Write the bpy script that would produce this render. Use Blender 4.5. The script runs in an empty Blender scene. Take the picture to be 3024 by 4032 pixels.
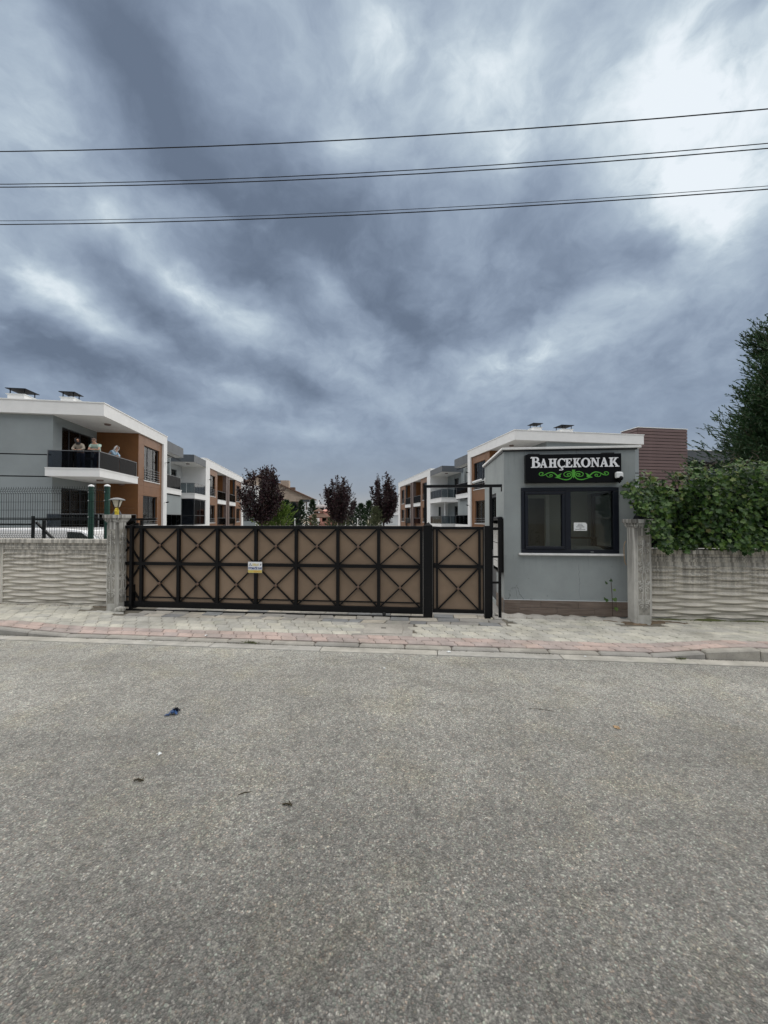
import bpy, bmesh, math, random
from mathutils import Vector, Matrix, Euler
R = math.radians
random.seed(11)
SC = bpy.context.scene
COL = SC.collection

# ---------------------------------------------------------------- camera
cd = bpy.data.cameras.new('camera')
cam = bpy.data.objects.new('camera', cd)
COL.objects.link(cam)
cam.location = (0, 0, 1.70)
cam.rotation_euler = (R(90.95), 0, 0)
cd.sensor_fit = 'HORIZONTAL'
cd.sensor_width = 36
cd.lens = 18.206
cd.clip_start = 0.05
cd.clip_end = 2000
SC.camera = cam
SC.render.resolution_x, SC.render.resolution_y = 768, 1024

# ---------------------------------------------------------------- sky, sun, exposure
SC.view_settings.view_transform = 'Standard'
SC.view_settings.look = 'None'
SC.view_settings.gamma = 1
SC.view_settings.use_curve_mapping = False
SC.view_settings.exposure = 1.36
SUN_EL, SUN_AZ = 74, 15          # azimuth clockwise from +Y, where the sun stands
sl = bpy.data.lights.new('sun', 'SUN')
sl.energy = 1.5
sl.angle = R(140)
sl.color = (1.0, 0.94, 0.855)
sun = bpy.data.objects.new('sun', sl)
COL.objects.link(sun)
sun.rotation_euler = Euler((R(90 - SUN_EL), 0, R(180 - SUN_AZ)), 'XYZ')
sun.location = (0, -5, 30)

W = bpy.data.worlds.new('World')
SC.world = W
W.use_nodes = True
nt = W.node_tree
nt.nodes.clear()
def N(t, **kw):
    n = nt.nodes.new(t)
    for k, v in kw.items():
        if k == 'inp':
            for i, x in v.items(): n.inputs[i].default_value = x
        else: setattr(n, k, v)
    return n
def lk(a, b): nt.links.new(a, b)
def M_(op, a, b=None, clamp=False, c=None):
    n = N('ShaderNodeMath', operation=op); n.use_clamp = clamp
    for i, x in enumerate((a, b, c)):
        if x is None: continue
        if hasattr(x, 'is_linked') or hasattr(x, 'links'): lk(x, n.inputs[i])
        else: n.inputs[i].default_value = x
    return n.outputs[0]
SKY_K = 3.95
out = N('ShaderNodeOutputWorld'); bg = N('ShaderNodeBackground', inp={'Strength': 0.1})
lk(bg.outputs[0], out.inputs[0])
sky = N('ShaderNodeTexSky', sky_type='NISHITA')
sky.sun_disc = False; sky.sun_elevation = R(SUN_EL); sky.sun_rotation = R(SUN_AZ)
tc = N('ShaderNodeTexCoord')
sep = N('ShaderNodeSeparateXYZ'); lk(tc.outputs['Generated'], sep.inputs[0])
X, Y, Z = sep.outputs
zz = M_('ADD', M_('MAXIMUM', Z, 0.0), 0.45)
qx, qy = M_('DIVIDE', X, zz), M_('DIVIDE', Y, zz)
q = N('ShaderNodeCombineXYZ'); lk(qx, q.inputs[0]); lk(qy, q.inputs[1])
# the cloud deck is a plane overhead: ripples of warp, then streets of cloud
wn = N('ShaderNodeTexNoise', inp={'Scale': 4.2, 'Detail': 4.0, 'Roughness': .55}); lk(q.outputs[0], wn.inputs['Vector'])
wv = N('ShaderNodeVectorMath', operation='SUBTRACT'); lk(wn.outputs['Color'], wv.inputs[0]); wv.inputs[1].default_value = (.5, .5, .5)
ws = N('ShaderNodeVectorMath', operation='SCALE'); lk(wv.outputs[0], ws.inputs[0]); ws.inputs['Scale'].default_value = .17
qw = N('ShaderNodeVectorMath', operation='ADD'); lk(q.outputs[0], qw.inputs[0]); lk(ws.outputs[0], qw.inputs[1])
LOBES = [
    (0.443, 0.545, -1.65, 0.173, 0.184, 0.68), (0.54, 0.647, -1.287, 0.138, 0.158, 0.56), (0.439, 0.468, -1.963, 0.056, 0.063, -0.2),
    (0.729, 0.786, -1.836, 0.161, 0.154, 0.12), (0.376, 0.483, -1.537, 0.101, 0.056, 0.25), (0.0, 0.494, -1.809, 0.084, 0.091, 0.3),
    (-0.061, 0.596, -1.107, 0.1, 0.054, 0.2), (-0.14, 0.5, -2.147, 0.102, 0.065, 0.1), (0.146, 0.545, -1.37, 0.145, 0.126, 0.16),
    (0.22, 0.626, -1.137, 0.141, 0.091, 0.1), (-0.488, 0.544, 0.925, 0.091, 0.108, 0.21), (-0.564, 0.583, 1.185, 0.121, 0.108, 0.22),
    (-0.508, 0.726, 1.097, 0.209, 0.103, 0.24), (-0.698, 0.829, 1.134, 0.244, 0.143, 0.34), (-0.696, 0.732, 1.324, 0.118, 0.086, 0.2),
    (-0.354, 0.952, 0.907, 0.216, 0.138, 0.21), (-0.431, 0.875, 0.784, 0.136, 0.09, 0.25), (-0.136, 0.872, 0.846, 0.128, 0.068, 0.25),
    (-0.012, 1.084, 0.704, 0.135, 0.101, 0.18), (-0.491, 1.172, 0.624, 0.217, 0.082, 0.18), (-0.124, 1.152, 0.645, 0.171, 0.097, 0.14),
    (0.34, 1.131, 2.413, 0.262, 0.136, 0.30), (0.433, 1.029, 2.174, 0.149, 0.123, 0.2), (0.515, 0.872, 1.897, 0.134, 0.122, 0.16),
    (0.569, 0.761, 1.911, 0.125, 0.115, 0.1), (-0.333, 0.518, 1.442, 0.205, 0.082, -0.21), (-0.29, 0.668, 0.956, 0.225, 0.089, -0.26),
    (-0.123, 0.789, 0.665, 0.249, 0.147, -0.3), (-0.37, 0.468, 1.013, 0.095, 0.069, -0.12), (-0.805, 0.919, 1.046, 0.312, 0.159, -0.3),
    (-0.546, 0.891, 1.098, 0.26, 0.123, -0.26), (-0.276, 0.85, 0.94, 0.209, 0.107, -0.18), (-0.725, 1.044, 0.768, 0.303, 0.133, -0.16),
    (0.06, 0.991, 1.238, 0.264, 0.167, -0.26), (0.224, 0.844, 2.085, 0.206, 0.111, -0.14), (0.373, 0.885, 2.029, 0.256, 0.104, -0.16),
    (0.529, 0.77, 2.177, 0.113, 0.087, -0.16), (0.217, 1.204, 0.542, 0.175, 0.056, -0.12), (-0.272, 1.198, 0.649, 0.254, 0.117, -0.18),
    (-0.307, 1.431, 0.297, 0.332, 0.073, 0.1), (-0.723, 1.209, 0.687, 0.15, 0.06, -0.06), (0.655, 1.163, 2.564, 0.25, 0.174, 0.02),
    (0.064, 0.524, -1.69, 0.171, 0.363, 0.16), (0.185, 0.609, -1.86, 0.154, 0.221, 0.14), (0.572, 0.614, -2.31, 0.188, 0.153, 0.14), (-0.438, 0.468, -0.831, 0.133, 0.116, 0.12),
]
val = None
for lx, ly, an, ra, rb, am in LOBES:
    mp = N('ShaderNodeMapping', vector_type='TEXTURE')
    mp.inputs['Location'].default_value = (lx, ly, 0)
    mp.inputs['Rotation'].default_value = (0, 0, an)
    mp.inputs['Scale'].default_value = (ra * 1.35, rb * 1.35, 1)
    lk(qw.outputs[0], mp.inputs['Vector'])
    gr = N('ShaderNodeTexGradient', gradient_type='QUADRATIC_SPHERE'); lk(mp.outputs[0], gr.inputs[0])
    val = M_('MULTIPLY_ADD', gr.outputs['Fac'], am * 1.25, c=(val if val is not None else 0.0))
def fbm(scale, sx, sy, rot, detail, rough, seed):
    mp = N('ShaderNodeMapping'); mp.inputs['Rotation'].default_value = (0, 0, rot)
    mp.inputs['Scale'].default_value = (sx, sy, 1); mp.inputs['Location'].default_value = (seed, seed * .7, 0)
    lk(qw.outputs[0], mp.inputs['Vector'])
    n = N('ShaderNodeTexNoise', inp={'Scale': scale, 'Detail': detail, 'Roughness': rough}); lk(mp.outputs[0], n.inputs['Vector'])
    return M_('SUBTRACT', n.outputs['Fac'], .5)
zfade = N('ShaderNodeMapRange', inp={'From Min': .05, 'From Max': .35, 'To Min': .25, 'To Max': 1.0}); lk(Z, zfade.inputs[0])
nz = M_('ADD', M_('MULTIPLY', fbm(5.2, 1.0, .95, -.35, 8, .58, 3.1), .66), M_('MULTIPLY', fbm(15.0, 1.0, .9, -.3, 6, .64, 8.3), .20))
nz = M_('ADD', nz, M_('MULTIPLY', fbm(2.0, 1.0, .9, .2, 3, .5, 1.7), .22))
brk = M_('MULTIPLY_ADD', M_('ADD', fbm(6.5, 1.0, 1.0, .4, 7, .6, 21.3), M_('MULTIPLY', fbm(14.0, 1.0, 1.0, .9, 5, .6, 12.3), .5)), 2.2, c=1.0)
val = M_('ADD', M_('MULTIPLY', val, M_('MAXIMUM', brk, .15)), .35)
val = M_('ADD', val, M_('MULTIPLY', nz, zfade.outputs[0]))
ramp = N('ShaderNodeValToRGB'); lk(val, ramp.inputs[0])
def lin(c): return tuple(((v / 255 + .055) / 1.055) ** 2.4 if v > 10 else v / 255 / 12.92 for v in c) + (1,)
cr = ramp.color_ramp
cr.interpolation = 'B_SPLINE'
cr.elements[0].position = 0.0; cr.elements[0].color = lin((98, 111, 130))
cr.elements[1].position = 1.0; cr.elements[1].color = lin((238, 245, 251))
for p_, c_ in ((.20, (117, 131, 151)), (.40, (146, 161, 181)), (.62, (181, 196, 209)), (.80, (214, 226, 233))):
    e = cr.elements.new(p_); e.color = lin(c_)
hz = N('ShaderNodeMapRange', interpolation_type='SMOOTHSTEP', inp={'From Min': .0, 'From Max': .24, 'To Min': 1.0, 'To Max': 0.0}); lk(Z, hz.inputs[0])
hcol = N('ShaderNodeValToRGB'); lk(M_('MULTIPLY', Z, 4.0), hcol.inputs[0])
hc = hcol.color_ramp
hc.elements[0].position = 0.0; hc.elements[0].color = lin((178, 176, 172))
hc.elements[1].position = 1.0; hc.elements[1].color = lin((132, 146, 162))
e = hc.elements.new(.28); e.color = lin((148, 156, 166))
mx = N('ShaderNodeMix', data_type='RGBA'); lk(hz.outputs[0], mx.inputs['Factor']); lk(ramp.outputs[0], mx.inputs['A']); lk(hcol.outputs[0], mx.inputs['B'])
sc_ = N('ShaderNodeVectorMath', operation='SCALE'); lk(mx.outputs['Result'], sc_.inputs[0]); sc_.inputs['Scale'].default_value = SKY_K
m2 = N('ShaderNodeMix', data_type='RGBA'); m2.inputs['Factor'].default_value = .985
lk(sky.outputs[0], m2.inputs['A']); lk(sc_.outputs[0], m2.inputs['B'])
lk(m2.outputs['Result'], bg.inputs['Color'])
W.cycles.sampling_method = 'MANUAL'; W.cycles.sample_map_resolution = 512

# ---------------------------------------------------------------- materials
class NT:
    def __init__(s, mat): s.m = mat; mat.use_nodes = True; s.t = mat.node_tree; s.t.nodes.clear()
    def n(s, ty, inp=None, **kw):
        x = s.t.nodes.new(ty)
        for k, v in kw.items(): setattr(x, k, v)
        for k, v in (inp or {}).items():
            if hasattr(v, 'links'): s.t.links.new(v, x.inputs[k])
            else: x.inputs[k].default_value = v
        return x
    def math(s, op, a, b=0.0, clamp=False):
        x = s.n('ShaderNodeMath', {0: a, 1: b}, operation=op); x.use_clamp = clamp; return x.outputs[0]
    def mix(s, f, a, b, bt='MIX'):
        x = s.n('ShaderNodeMix', data_type='RGBA', blend_type=bt)
        for k, v in (('Factor', f), ('A', a), ('B', b)):
            i = [j for j in x.inputs if j.name == k and (j.type == 'RGBA' or (k == 'Factor' and j.type == 'VALUE'))][0]
            if hasattr(v, 'links'): s.t.links.new(v, i)
            else: i.default_value = v
        return [o for o in x.outputs if o.type == 'RGBA'][0]
    def noise(s, vec, scale, detail=4, rough=.55, out='Fac'):
        return s.n('ShaderNodeTexNoise', {'Vector': vec, 'Scale': scale, 'Detail': detail, 'Roughness': rough}).outputs[out]
    def rng(s, v, a, b, c, d):
        return s.n('ShaderNodeMapRange', {0: v, 1: a, 2: b, 3: c, 4: d}).outputs[0]
    def coord(s, k='Object'): return s.n('ShaderNodeTexCoord').outputs[k]
    def mapping(s, v, sc, loc=(0, 0, 0), rot=(0, 0, 0)):
        return s.n('ShaderNodeMapping', {'Vector': v, 'Scale': sc, 'Location': loc, 'Rotation': rot}).outputs[0]
    def bump(s, h, dist, strength=1.0):
        return s.n('ShaderNodeBump', {'Height': h, 'Distance': dist, 'Strength': strength}).outputs[0]
    def end(s, sh): s.t.links.new(sh, s.n('ShaderNodeOutputMaterial').inputs[0])
    def pbsdf(s, col, rough=.6, normal=None, metal=0.0, spec=.5, **kw):
        d = {'Base Color': col, 'Roughness': rough, 'Metallic': metal, 'Specular IOR Level': spec}
        if normal is not None: d['Normal'] = normal
        d.update(kw)
        return s.n('ShaderNodeBsdfPrincipled', d).outputs[0]
    def objrand(s): return s.n('ShaderNodeObjectInfo').outputs['Random']
    def island(s): return s.n('ShaderNodeNewGeometry').outputs['Random Per Island']
def c4(c): return tuple(c) + (1,) if len(c) == 3 else tuple(c)
def tone(c, k): return tuple(min(1, x * k) for x in c[:3]) + (1,)

def pm(name, col, rough=.6, var=.12, scale=3.0, bump=0.0, bscale=60.0, metal=0.0, spec=.5, orand=0.0, irand=0.0, coat=0.0, dirt=0.0, dirtcol=(.08, .07, .06)):
    m = bpy.data.materials.new(name); t = NT(m)
    v = t.coord('Object')
    f = t.noise(v, scale, 5, .6)
    c = t.mix(t.rng(f, .3, .7, 0, 1), tone(col, 1 - var), tone(col, 1 + var))
    if orand or irand:
        r = t.objrand() if orand else t.island()
        a = orand or irand
        hsv = t.n('ShaderNodeHueSaturation', {'Color': c, 'Value': t.rng(r, 0, 1, 1 - a, 1 + a)})
        c = hsv.outputs[0]
    if dirt:
        g = t.noise(v, scale * 2.3, 6, .7)
        c = t.mix(t.math('MULTIPLY', t.rng(g, .52, .75, 0, 1), dirt), c, c4(dirtcol))
    nm = None
    if bump: nm = t.bump(t.noise(v, bscale, 4, .6), bump)
    t.end(t.pbsdf(c, rough, nm, metal, spec, **({'Coat Weight': coat} if coat else {})))
    return m

def concrete_streaked(name, col, ztop, dark=(.10, .095, .085), depth=.6, sc=9.0, amt=.92):
    m = bpy.data.materials.new(name); t = NT(m)
    v = t.coord('Object'); s = t.n('ShaderNodeSeparateXYZ', {0: v}).outputs
    f = t.noise(v, 4.5, 6, .62)
    c = t.mix(t.rng(f, .3, .7, 0, 1), tone(col, .84), tone(col, 1.1))
    st = t.noise(t.mapping(v, (sc, sc, .55)), 1.6, 5, .65)
    st2 = t.noise(t.mapping(v, (sc * 3.2, sc * 3.2, .8), (3, 1, 0)), 1.5, 4, .6)
    hi = t.rng(s[2], ztop - depth, ztop, 0, 1)
    k = t.math('MULTIPLY', t.rng(t.math('ADD', t.math('MULTIPLY', st, .75), t.math('MULTIPLY', st2, .35)), .485, .61, 0, 1), t.math('POWER', hi, .7))
    c = t.mix(t.math('MULTIPLY', k, amt), c, c4(dark))
    low = t.math('MULTIPLY', t.rng(s[2], 0.0, .2, 1, 0), t.rng(t.noise(v, 9, 4), .42, .62, 0, 1))
    c = t.mix(t.math('MULTIPLY', low, .55), c, (.13, .12, .075, 1))
    sp = t.noise(v, 70, 3, .6)
    c = t.mix(t.rng(sp, .62, .72, 0, .35), c, tone(col, .5))
    t.end(t.pbsdf(c, .85, t.bump(t.noise(v, 90, 5, .65), .004), 0, .25))
    return m

MAT = {}
def asphalt():
    m = bpy.data.materials.new('asphalt'); t = NT(m)
    v0 = t.coord('Object')
    def warp(k, a): return t.n('ShaderNodeVectorMath', {0: v0, 1: t.n('ShaderNodeVectorMath', {0: t.noise(v0, k, 3, .6, 'Color'), 1: (a, a, a)}, operation='MULTIPLY').outputs[0]}, operation='ADD').outputs[0]
    v = warp(120, .014)
    vo = t.n('ShaderNodeTexVoronoi', {'Vector': v, 'Scale': 122.0, 'Randomness': 1.0}, feature='F1')
    vo2 = t.n('ShaderNodeTexVoronoi', {'Vector': t.mapping(v, (1, 1, 1), (3.3, 1.2, 0)), 'Scale': 46.0}, feature='F1')
    vo3 = t.n('ShaderNodeTexVoronoi', {'Vector': t.mapping(v, (1, 1, 1), (1.3, 7.2, 0)), 'Scale': 24.0}, feature='F1')
    hue = t.n('ShaderNodeSeparateColor', {0: vo.outputs['Color']}).outputs
    hue2 = t.n('ShaderNodeSeparateColor', {0: vo2.outputs['Color']}).outputs
    hue3 = t.n('ShaderNodeSeparateColor', {0: vo3.outputs['Color']}).outputs
    stone = t.n('ShaderNodeValToRGB', {0: hue[0]}); cr = stone.color_ramp
    cr.elements[0].position = 0; cr.elements[0].color = (.085, .084, .078, 1)
    cr.elements[1].position = 1; cr.elements[1].color = (.54, .525, .475, 1)
    for p, c in ((.18, (.150, .147, .134)), (.5, (.212, .207, .186)), (.8, (.272, .265, .238)), (.94, (.37, .36, .322))):
        e = cr.elements.new(p); e.color = c4(c)
    c = stone.outputs[0]
    c = t.mix(t.rng(hue[1], .86, .90, 0, .8), c, (1.15, .93, .85, 1), 'MULTIPLY')
    c = t.mix(t.rng(hue[2], .84, .88, 0, .8), c, (.86, 1.0, .94, 1), 'MULTIPLY')
    c = t.mix(t.rng(hue2[2], .80, .86, 0, .8), c, (1.35, 1.34, 1.28, 1), 'MULTIPLY')
    c = t.mix(t.rng(hue2[1], .78, .84, 0, .9), c, (.66, .66, .66, 1), 'MULTIPLY')
    c = t.mix(t.rng(hue3[1], .84, .88, 0, .6), c, (.70, .70, .70, 1), 'MULTIPLY')
    c = t.mix(t.rng(vo.outputs['Distance'], .40, .78, 0, .70), c, (.062, .061, .057, 1))
    # wear as multipliers: broad patches, faint lanes, tar-rich spots
    def mul(c, f): return t.n('ShaderNodeHueSaturation', {'Color': c, 'Value': f}).outputs[0]
    c = mul(c, t.rng(t.noise(v0, .5, 5, .6), .32, .68, .86, 1.20))
    c = mul(c, t.rng(t.noise(t.mapping(v0, (1, 1, 1), (7, 2, 0)), 2.6, 6, .7), .32, .70, .82, 1.16))
    c = mul(c, t.rng(t.noise(t.mapping(v0, (.12, 1.0, 1), (2, 3, 0)), 1.2, 4, .55), .38, .62, 1.08, .86))
    c = t.mix(t.rng(t.noise(t.mapping(v0, (1, 1, 1), (11, 4, 0)), 1.9, 5, .65), .50, .70, 0, .6), c, (1.08, 1.03, .86, 1), 'MULTIPLY')
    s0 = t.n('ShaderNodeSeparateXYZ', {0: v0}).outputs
    c = mul(c, t.rng(t.math('ADD', s0[1], t.math('MULTIPLY', t.noise(v0, 1.1, 5, .65), 2.4)), 2.4, 6.0, .74, 1.72))  # paler towards the kerb: lens and view-angle falloff painted into the albedo
    # hairline cracks
    cw = t.n('ShaderNodeVectorMath', {0: t.mapping(v0, (.42, .30, 1), (.31, .1, 0), (0, 0, .5)), 1: t.n('ShaderNodeVectorMath', {0: t.noise(v0, 2.5, 6, .65, 'Color'), 1: (.22, .22, .22)}, operation='MULTIPLY').outputs[0]}, operation='ADD').outputs[0]
    ck = t.n('ShaderNodeTexVoronoi', {'Vector': cw, 'Scale': 1.0}, feature='DISTANCE_TO_EDGE').outputs['Distance']
    c = t.mix(t.math('MULTIPLY', t.rng(ck, .0, .0035, 1, 0), t.rng(t.noise(v0, .7, 3), .46, .56, 0, .65)), c, (.035, .034, .032, 1))
    # oil and gum spots
    for sc_v, r0, r1, th, k in ((1.55, .07, .125, .5, .55), (4.2, .10, .16, .80, .6)):
        sp = t.n('ShaderNodeTexVoronoi', {'Vector': t.mapping(v0, (1, 1, 1), (sc_v, .4, 0)), 'Scale': sc_v}, feature='F1')
        spn = t.math('ADD', sp.outputs['Distance'], t.math('MULTIPLY', t.noise(v0, 22, 4), .12))
        pick = t.n('ShaderNodeSeparateColor', {0: sp.outputs['Color']}).outputs[0]
        c = t.mix(t.math('MULTIPLY', t.math('MULTIPLY', t.rng(spn, r0, r1, 1, 0), t.rng(pick, th, th + .05, 0, 1)), k), c, (.05, .05, .048, 1))
    h = t.math('SUBTRACT', t.math('MULTIPLY', hue[0], .4), vo.outputs['Distance'])
    t.end(t.pbsdf(c, .66, t.bump(h, .006, .8), 0, .40, **{'Sheen Weight': .24, 'Sheen Roughness': .5, 'Sheen Tint': (1, .95, .86, 1)}))
    return m
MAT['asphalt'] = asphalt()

def paver_mat(name, col, island=False, dark=(.2, .19, .165), amt=.15):
    m = bpy.data.materials.new(name); t = NT(m)
    geo = t.n('ShaderNodeNewGeometry'); v = geo.outputs['Position']
    r = geo.outputs['Random Per Island'] if island else t.objrand()
    c = t.mix(t.rng(t.noise(v, 5, 5, .6), .32, .68, 0, 1), tone(col, .82), tone(col, 1.12))
    c = t.n('ShaderNodeHueSaturation', {'Color': c, 'Value': t.rng(r, 0, 1, 1 - amt, 1 + amt * .7), 'Saturation': t.rng(r, 0, 1, .75, 1.15)}).outputs[0]
    c = t.mix(t.rng(t.noise(v, 1.3, 5, .65), .48, .70, 0, .48), c, c4(dark))
    c = t.mix(t.rng(t.noise(v, 38, 4, .7), .56, .72, 0, .4), c, tone(dark, .7))
    c = t.mix(t.rng(t.noise(v, 2.1, 4, .6), .58, .72, 0, .25), c, (.20, .22, .13, 1))
    t.end(t.pbsdf(c, .85, t.bump(t.noise(v, 150, 4, .65), .003), 0, .3))
    return m
CREAM, PINK, GREYP = (.54, .52, .45), (.48, .385, .345), (.27, .275, .275)
for k, c in (('cream', CREAM), ('pink', PINK)):
    MAT['paver_' + k] = paver_mat('paver_' + k, c); MAT['paver_' + k + '_i'] = paver_mat('paver_' + k + '_mass', c, True)
MAT['slab_grey'] = paver_mat('slab_grey', GREYP, amt=.15)
MAT['slab_cream'] = paver_mat('slab_cream', (.50, .46, .39), amt=.12)
MAT['slab_mid'] = paver_mat('slab_mid', (.38, .36, .325), amt=.15)
MAT['kerb'] = paver_mat('kerb_concrete', (.37, .35, .31), amt=.12)
MAT['gutter'] = paver_mat('gutter_concrete', (.46, .44, .39), amt=.08)
MAT['bed'] = pm('sand_bed', (.15, .135, .105), .95, .3, 6, .004, 80)
MAT['yard'] = pm('yard_paving', (.30, .29, .27), .9, .15, 1.0, .003, 60)
MAT['earth'] = pm('dry_earth', (.24, .20, .14), .95, .3, 2.0, .01, 40)
MAT['dirt'] = pm('soil_and_leaf_litter', (.155, .115, .075), .95, .45, 14, .01, 70)
MAT['wall_l'] = concrete_streaked('precast_concrete', (.62, .585, .515), 1.16, depth=.50, amt=.62)
MAT['wall_r'] = concrete_streaked('stained_precast_concrete', (.60, .565, .49), 1.16, depth=.80, amt=.85)
MAT['pillar'] = concrete_streaked('pillar_concrete', (.52, .505, .46), 1.56, depth=.95, sc=12)
MAT['pillar_recess_shade'] = pm('recess_shade_concrete', (.31, .295, .255), .9, .3, 14, .004, 60)  # darker concrete tone, shade of the carving put into the colour
MAT['cap'] = concrete_streaked('cap_concrete', (.47, .455, .41), .09, depth=.05, sc=10)
MAT['black_steel'] = pm('black_painted_steel', (.0045, .0045, .005), .42, .3, 5, .0006, 90, 0, .22, dirt=.25, dirtcol=(.022, .018, .014))
MAT['bronze'] = pm('bronze_sheet', (.232, .163, .108), .24, .24, .8, 0, 0, 0, .5, orand=.06)
MAT['rosette'] = pm('rosette_metal', (.13, .08, .055), .5, .2, 20)
MAT['green_post'] = pm('green_painted_steel', (.008, .055, .038), .35, .15, 6)
MAT['wire'] = pm('dark_green_wire', (.008, .014, .015), .5, .1, 6, spec=.2)
MAT['zinc'] = pm('zinc', (.55, .57, .58), .4, .1, 20, metal=.6)
MAT['white_cap'] = pm('white_plastic', (.72, .73, .72), .4, .05, 8)
def booth_plaster():
    m = bpy.data.materials.new('grey_blue_plaster'); t = NT(m)
    v = t.coord('Object'); s = t.n('ShaderNodeSeparateXYZ', {0: v}).outputs
    base = (.305, .333, .33)
    c = t.mix(t.rng(t.noise(v, 1.7, 6, .6), .3, .7, 0, 1), tone(base, .88), tone(base, 1.08))
    drip = t.noise(t.mapping(v, (9, 9, .6)), 1.5, 5, .65)
    hi = t.math('ADD', t.rng(s[2], 2.2, 2.85, 0, 1), t.math('MULTIPLY', t.rng(s[2], .75, 1.06, 0, 1), t.rng(s[2], 1.07, 1.09, 1, 0)))
    c = t.mix(t.math('MULTIPLY', t.math('MULTIPLY', t.rng(drip, .52, .68, 0, 1), hi), .26), c, (.10, .11, .112, 1))
    lowb = t.math('MULTIPLY', t.rng(s[2], .33, .75, 1, 0), t.rng(t.noise(v, 7, 5, .7), .45, .65, 0, 1))
    c = t.mix(t.math('MULTIPLY', lowb, .3), c, (.30, .31, .30, 1))
    chips = t.rng(t.noise(t.mapping(v, (1, 1, 1), (4, 2, 1)), 26, 3, .5), .725, .745, 0, .55)
    c = t.mix(chips, c, (.09, .1, .1, 1))
    cr = t.n('ShaderNodeTexVoronoi', {'Vector': t.n('ShaderNodeVectorMath', {0: t.mapping(v, (1.5, 1.5, .5), (.35, 0, .2)), 1: t.n('ShaderNodeVectorMath', {0: t.noise(v, 3.5, 5, .6, 'Color'), 1: (.25, .25, .25)}, operation='MULTIPLY').outputs[0]}, operation='ADD').outputs[0], 'Scale': 1.1}, feature='DISTANCE_TO_EDGE').outputs['Distance']
    crk = t.math('MULTIPLY', t.rng(cr, .0, .006, 1, 0), t.rng(t.noise(v, .9, 2), .50, .56, 0, .7))
    c = t.mix(crk, c, (.05, .055, .06, 1))
    t.end(t.pbsdf(c, .85, t.bump(t.noise(v, 120, 5, .7), .005), 0, .3))
    return m
MAT['booth'] = booth_plaster()
def woodtile():
    m = bpy.data.materials.new('wood_look_tile'); t = NT(m)
    v = t.coord('Object')
    g = t.noise(t.n('ShaderNodeVectorMath', {0: t.mapping(v, (1.2, 1.2, 22)), 1: t.n('ShaderNodeCombineXYZ', {0: t.math('MULTIPLY', t.objrand(), 40), 1: 0.0, 2: 0.0}).outputs[0]}, operation='ADD').outputs[0], 2.0, 6, .65)
    c = t.n('ShaderNodeValToRGB', {0: g}); cr = c.color_ramp
    cr.elements[0].position = .3; cr.elements[0].color = (.095, .070, .054, 1)
    cr.elements[1].position = .7; cr.elements[1].color = (.235, .182, .145, 1)
    cc = t.n('ShaderNodeHueSaturation', {'Color': c.outputs[0], 'Value': t.rng(t.objrand(), 0, 1, .82, 1.15)}).outputs[0]
    cc = t.mix(t.rng(t.noise(v, 9, 5, .7), .55, .75, 0, .35), cc, (.25, .23, .20, 1))
    t.end(t.pbsdf(cc, .55, None, 0, .4)); return m
MAT['woodtile'] = woodtile()
MAT['anthracite'] = pm('anthracite_pvc', (.008, .0105, .017), .36, .12, 8, spec=.3)
MAT['white_marble'] = pm('white_marble', (.72, .72, .70), .45, .08, 8, dirt=.25, dirtcol=(.35, .34, .32))
MAT['sign_black'] = pm('black_acrylic', (.003, .0032, .004), .35, .2, 6, spec=.15)
MAT['letter_white'] = pm('white_acrylic', (.80, .81, .82), .4, .03, 6)
MAT['scroll_green'] = pm('green_acrylic', (.075, .34, .03), .35, .15, 12)
MAT['white_plaster'] = pm('white_plaster', (.80, .80, .785), .85, .04, 1.5, .003, 50, dirt=.10, dirtcol=(.5, .5, .48))
MAT['grey_plaster'] = pm('grey_plaster', (.265, .295, .30), .88, .07, .8, .003, 60)
MAT['pale_plaster'] = pm('pale_grey_plaster', (.56, .58, .58), .88, .06, .8, .003, 60)
MAT['brown_clad'] = pm('brown_cladding', (.180, .074, .021), .5, .12, 1.6, orand=.06)
MAT['brown_grey'] = pm('brown_grey_cladding', (.16, .115, .10), .55, .10, 2, orand=.05)
MAT['dark_fascia'] = pm('dark_grey_cladding', (.075, .085, .095), .55, .08, 1.5, orand=.08)
MAT['sheet_dark'] = pm('dark_sheet_metal', (.012, .013, .016), .7, .1, 3, spec=.12)
MAT['dark_frame'] = pm('dark_window_frame', (.03, .033, .038), .4, .1, 5)
MAT['rail_grey'] = pm('grey_railing', (.16, .165, .17), .45, .1, 5, metal=.3)
MAT['curtain'] = pm('cream_curtain', (.72, .70, .64), .9, .1, 4, orand=.22)
MAT['blind'] = pm('grey_blind', (.36, .38, .40), .8, .1, 3, orand=.2)
MAT['roof_flat'] = pm('roof_membrane', (.35, .35, .34), .9, .1, 1)
MAT['interior'] = pm('interior_wall', (.52, .54, .50), .9, .05, 1)
MAT['lamp_glass'] = pm('frosted_cream_glass', (.62, .58, .47), .35, .08, 12)
MAT['yellow'] = pm('yellow_plastic', (.62, .47, .03), .4, .15, 20)
MAT['clad_board'] = pm('plum_brown_board', (.150, .096, .090), .6, .08, 1.2, orand=.07)
MAT['car_white'] = pm('white_car_paint', (.78, .78, .78), .22, .03, 3, coat=.6)
MAT['rubber'] = pm('rubber', (.02, .02, .02), .8, .1, 9)
MAT['chrome'] = pm('polished_steel', (.62, .63, .64), .16, .05, 8, metal=1.0)
MAT['cable'] = pm('cable_sheath', (.022, .024, .028), .7, .1, 9, spec=.2)
MAT['stone_brick'] = pm('sandstone', (.42, .335, .26), .85, .10, 1.4, orand=.05, irand=0)
MAT['roof_tile'] = pm('brown_shingle', (.13, .075, .05), .8, .15, 3)
MAT['timber'] = pm('red_brown_timber', (.16, .065, .035), .6, .15, 4)
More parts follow.
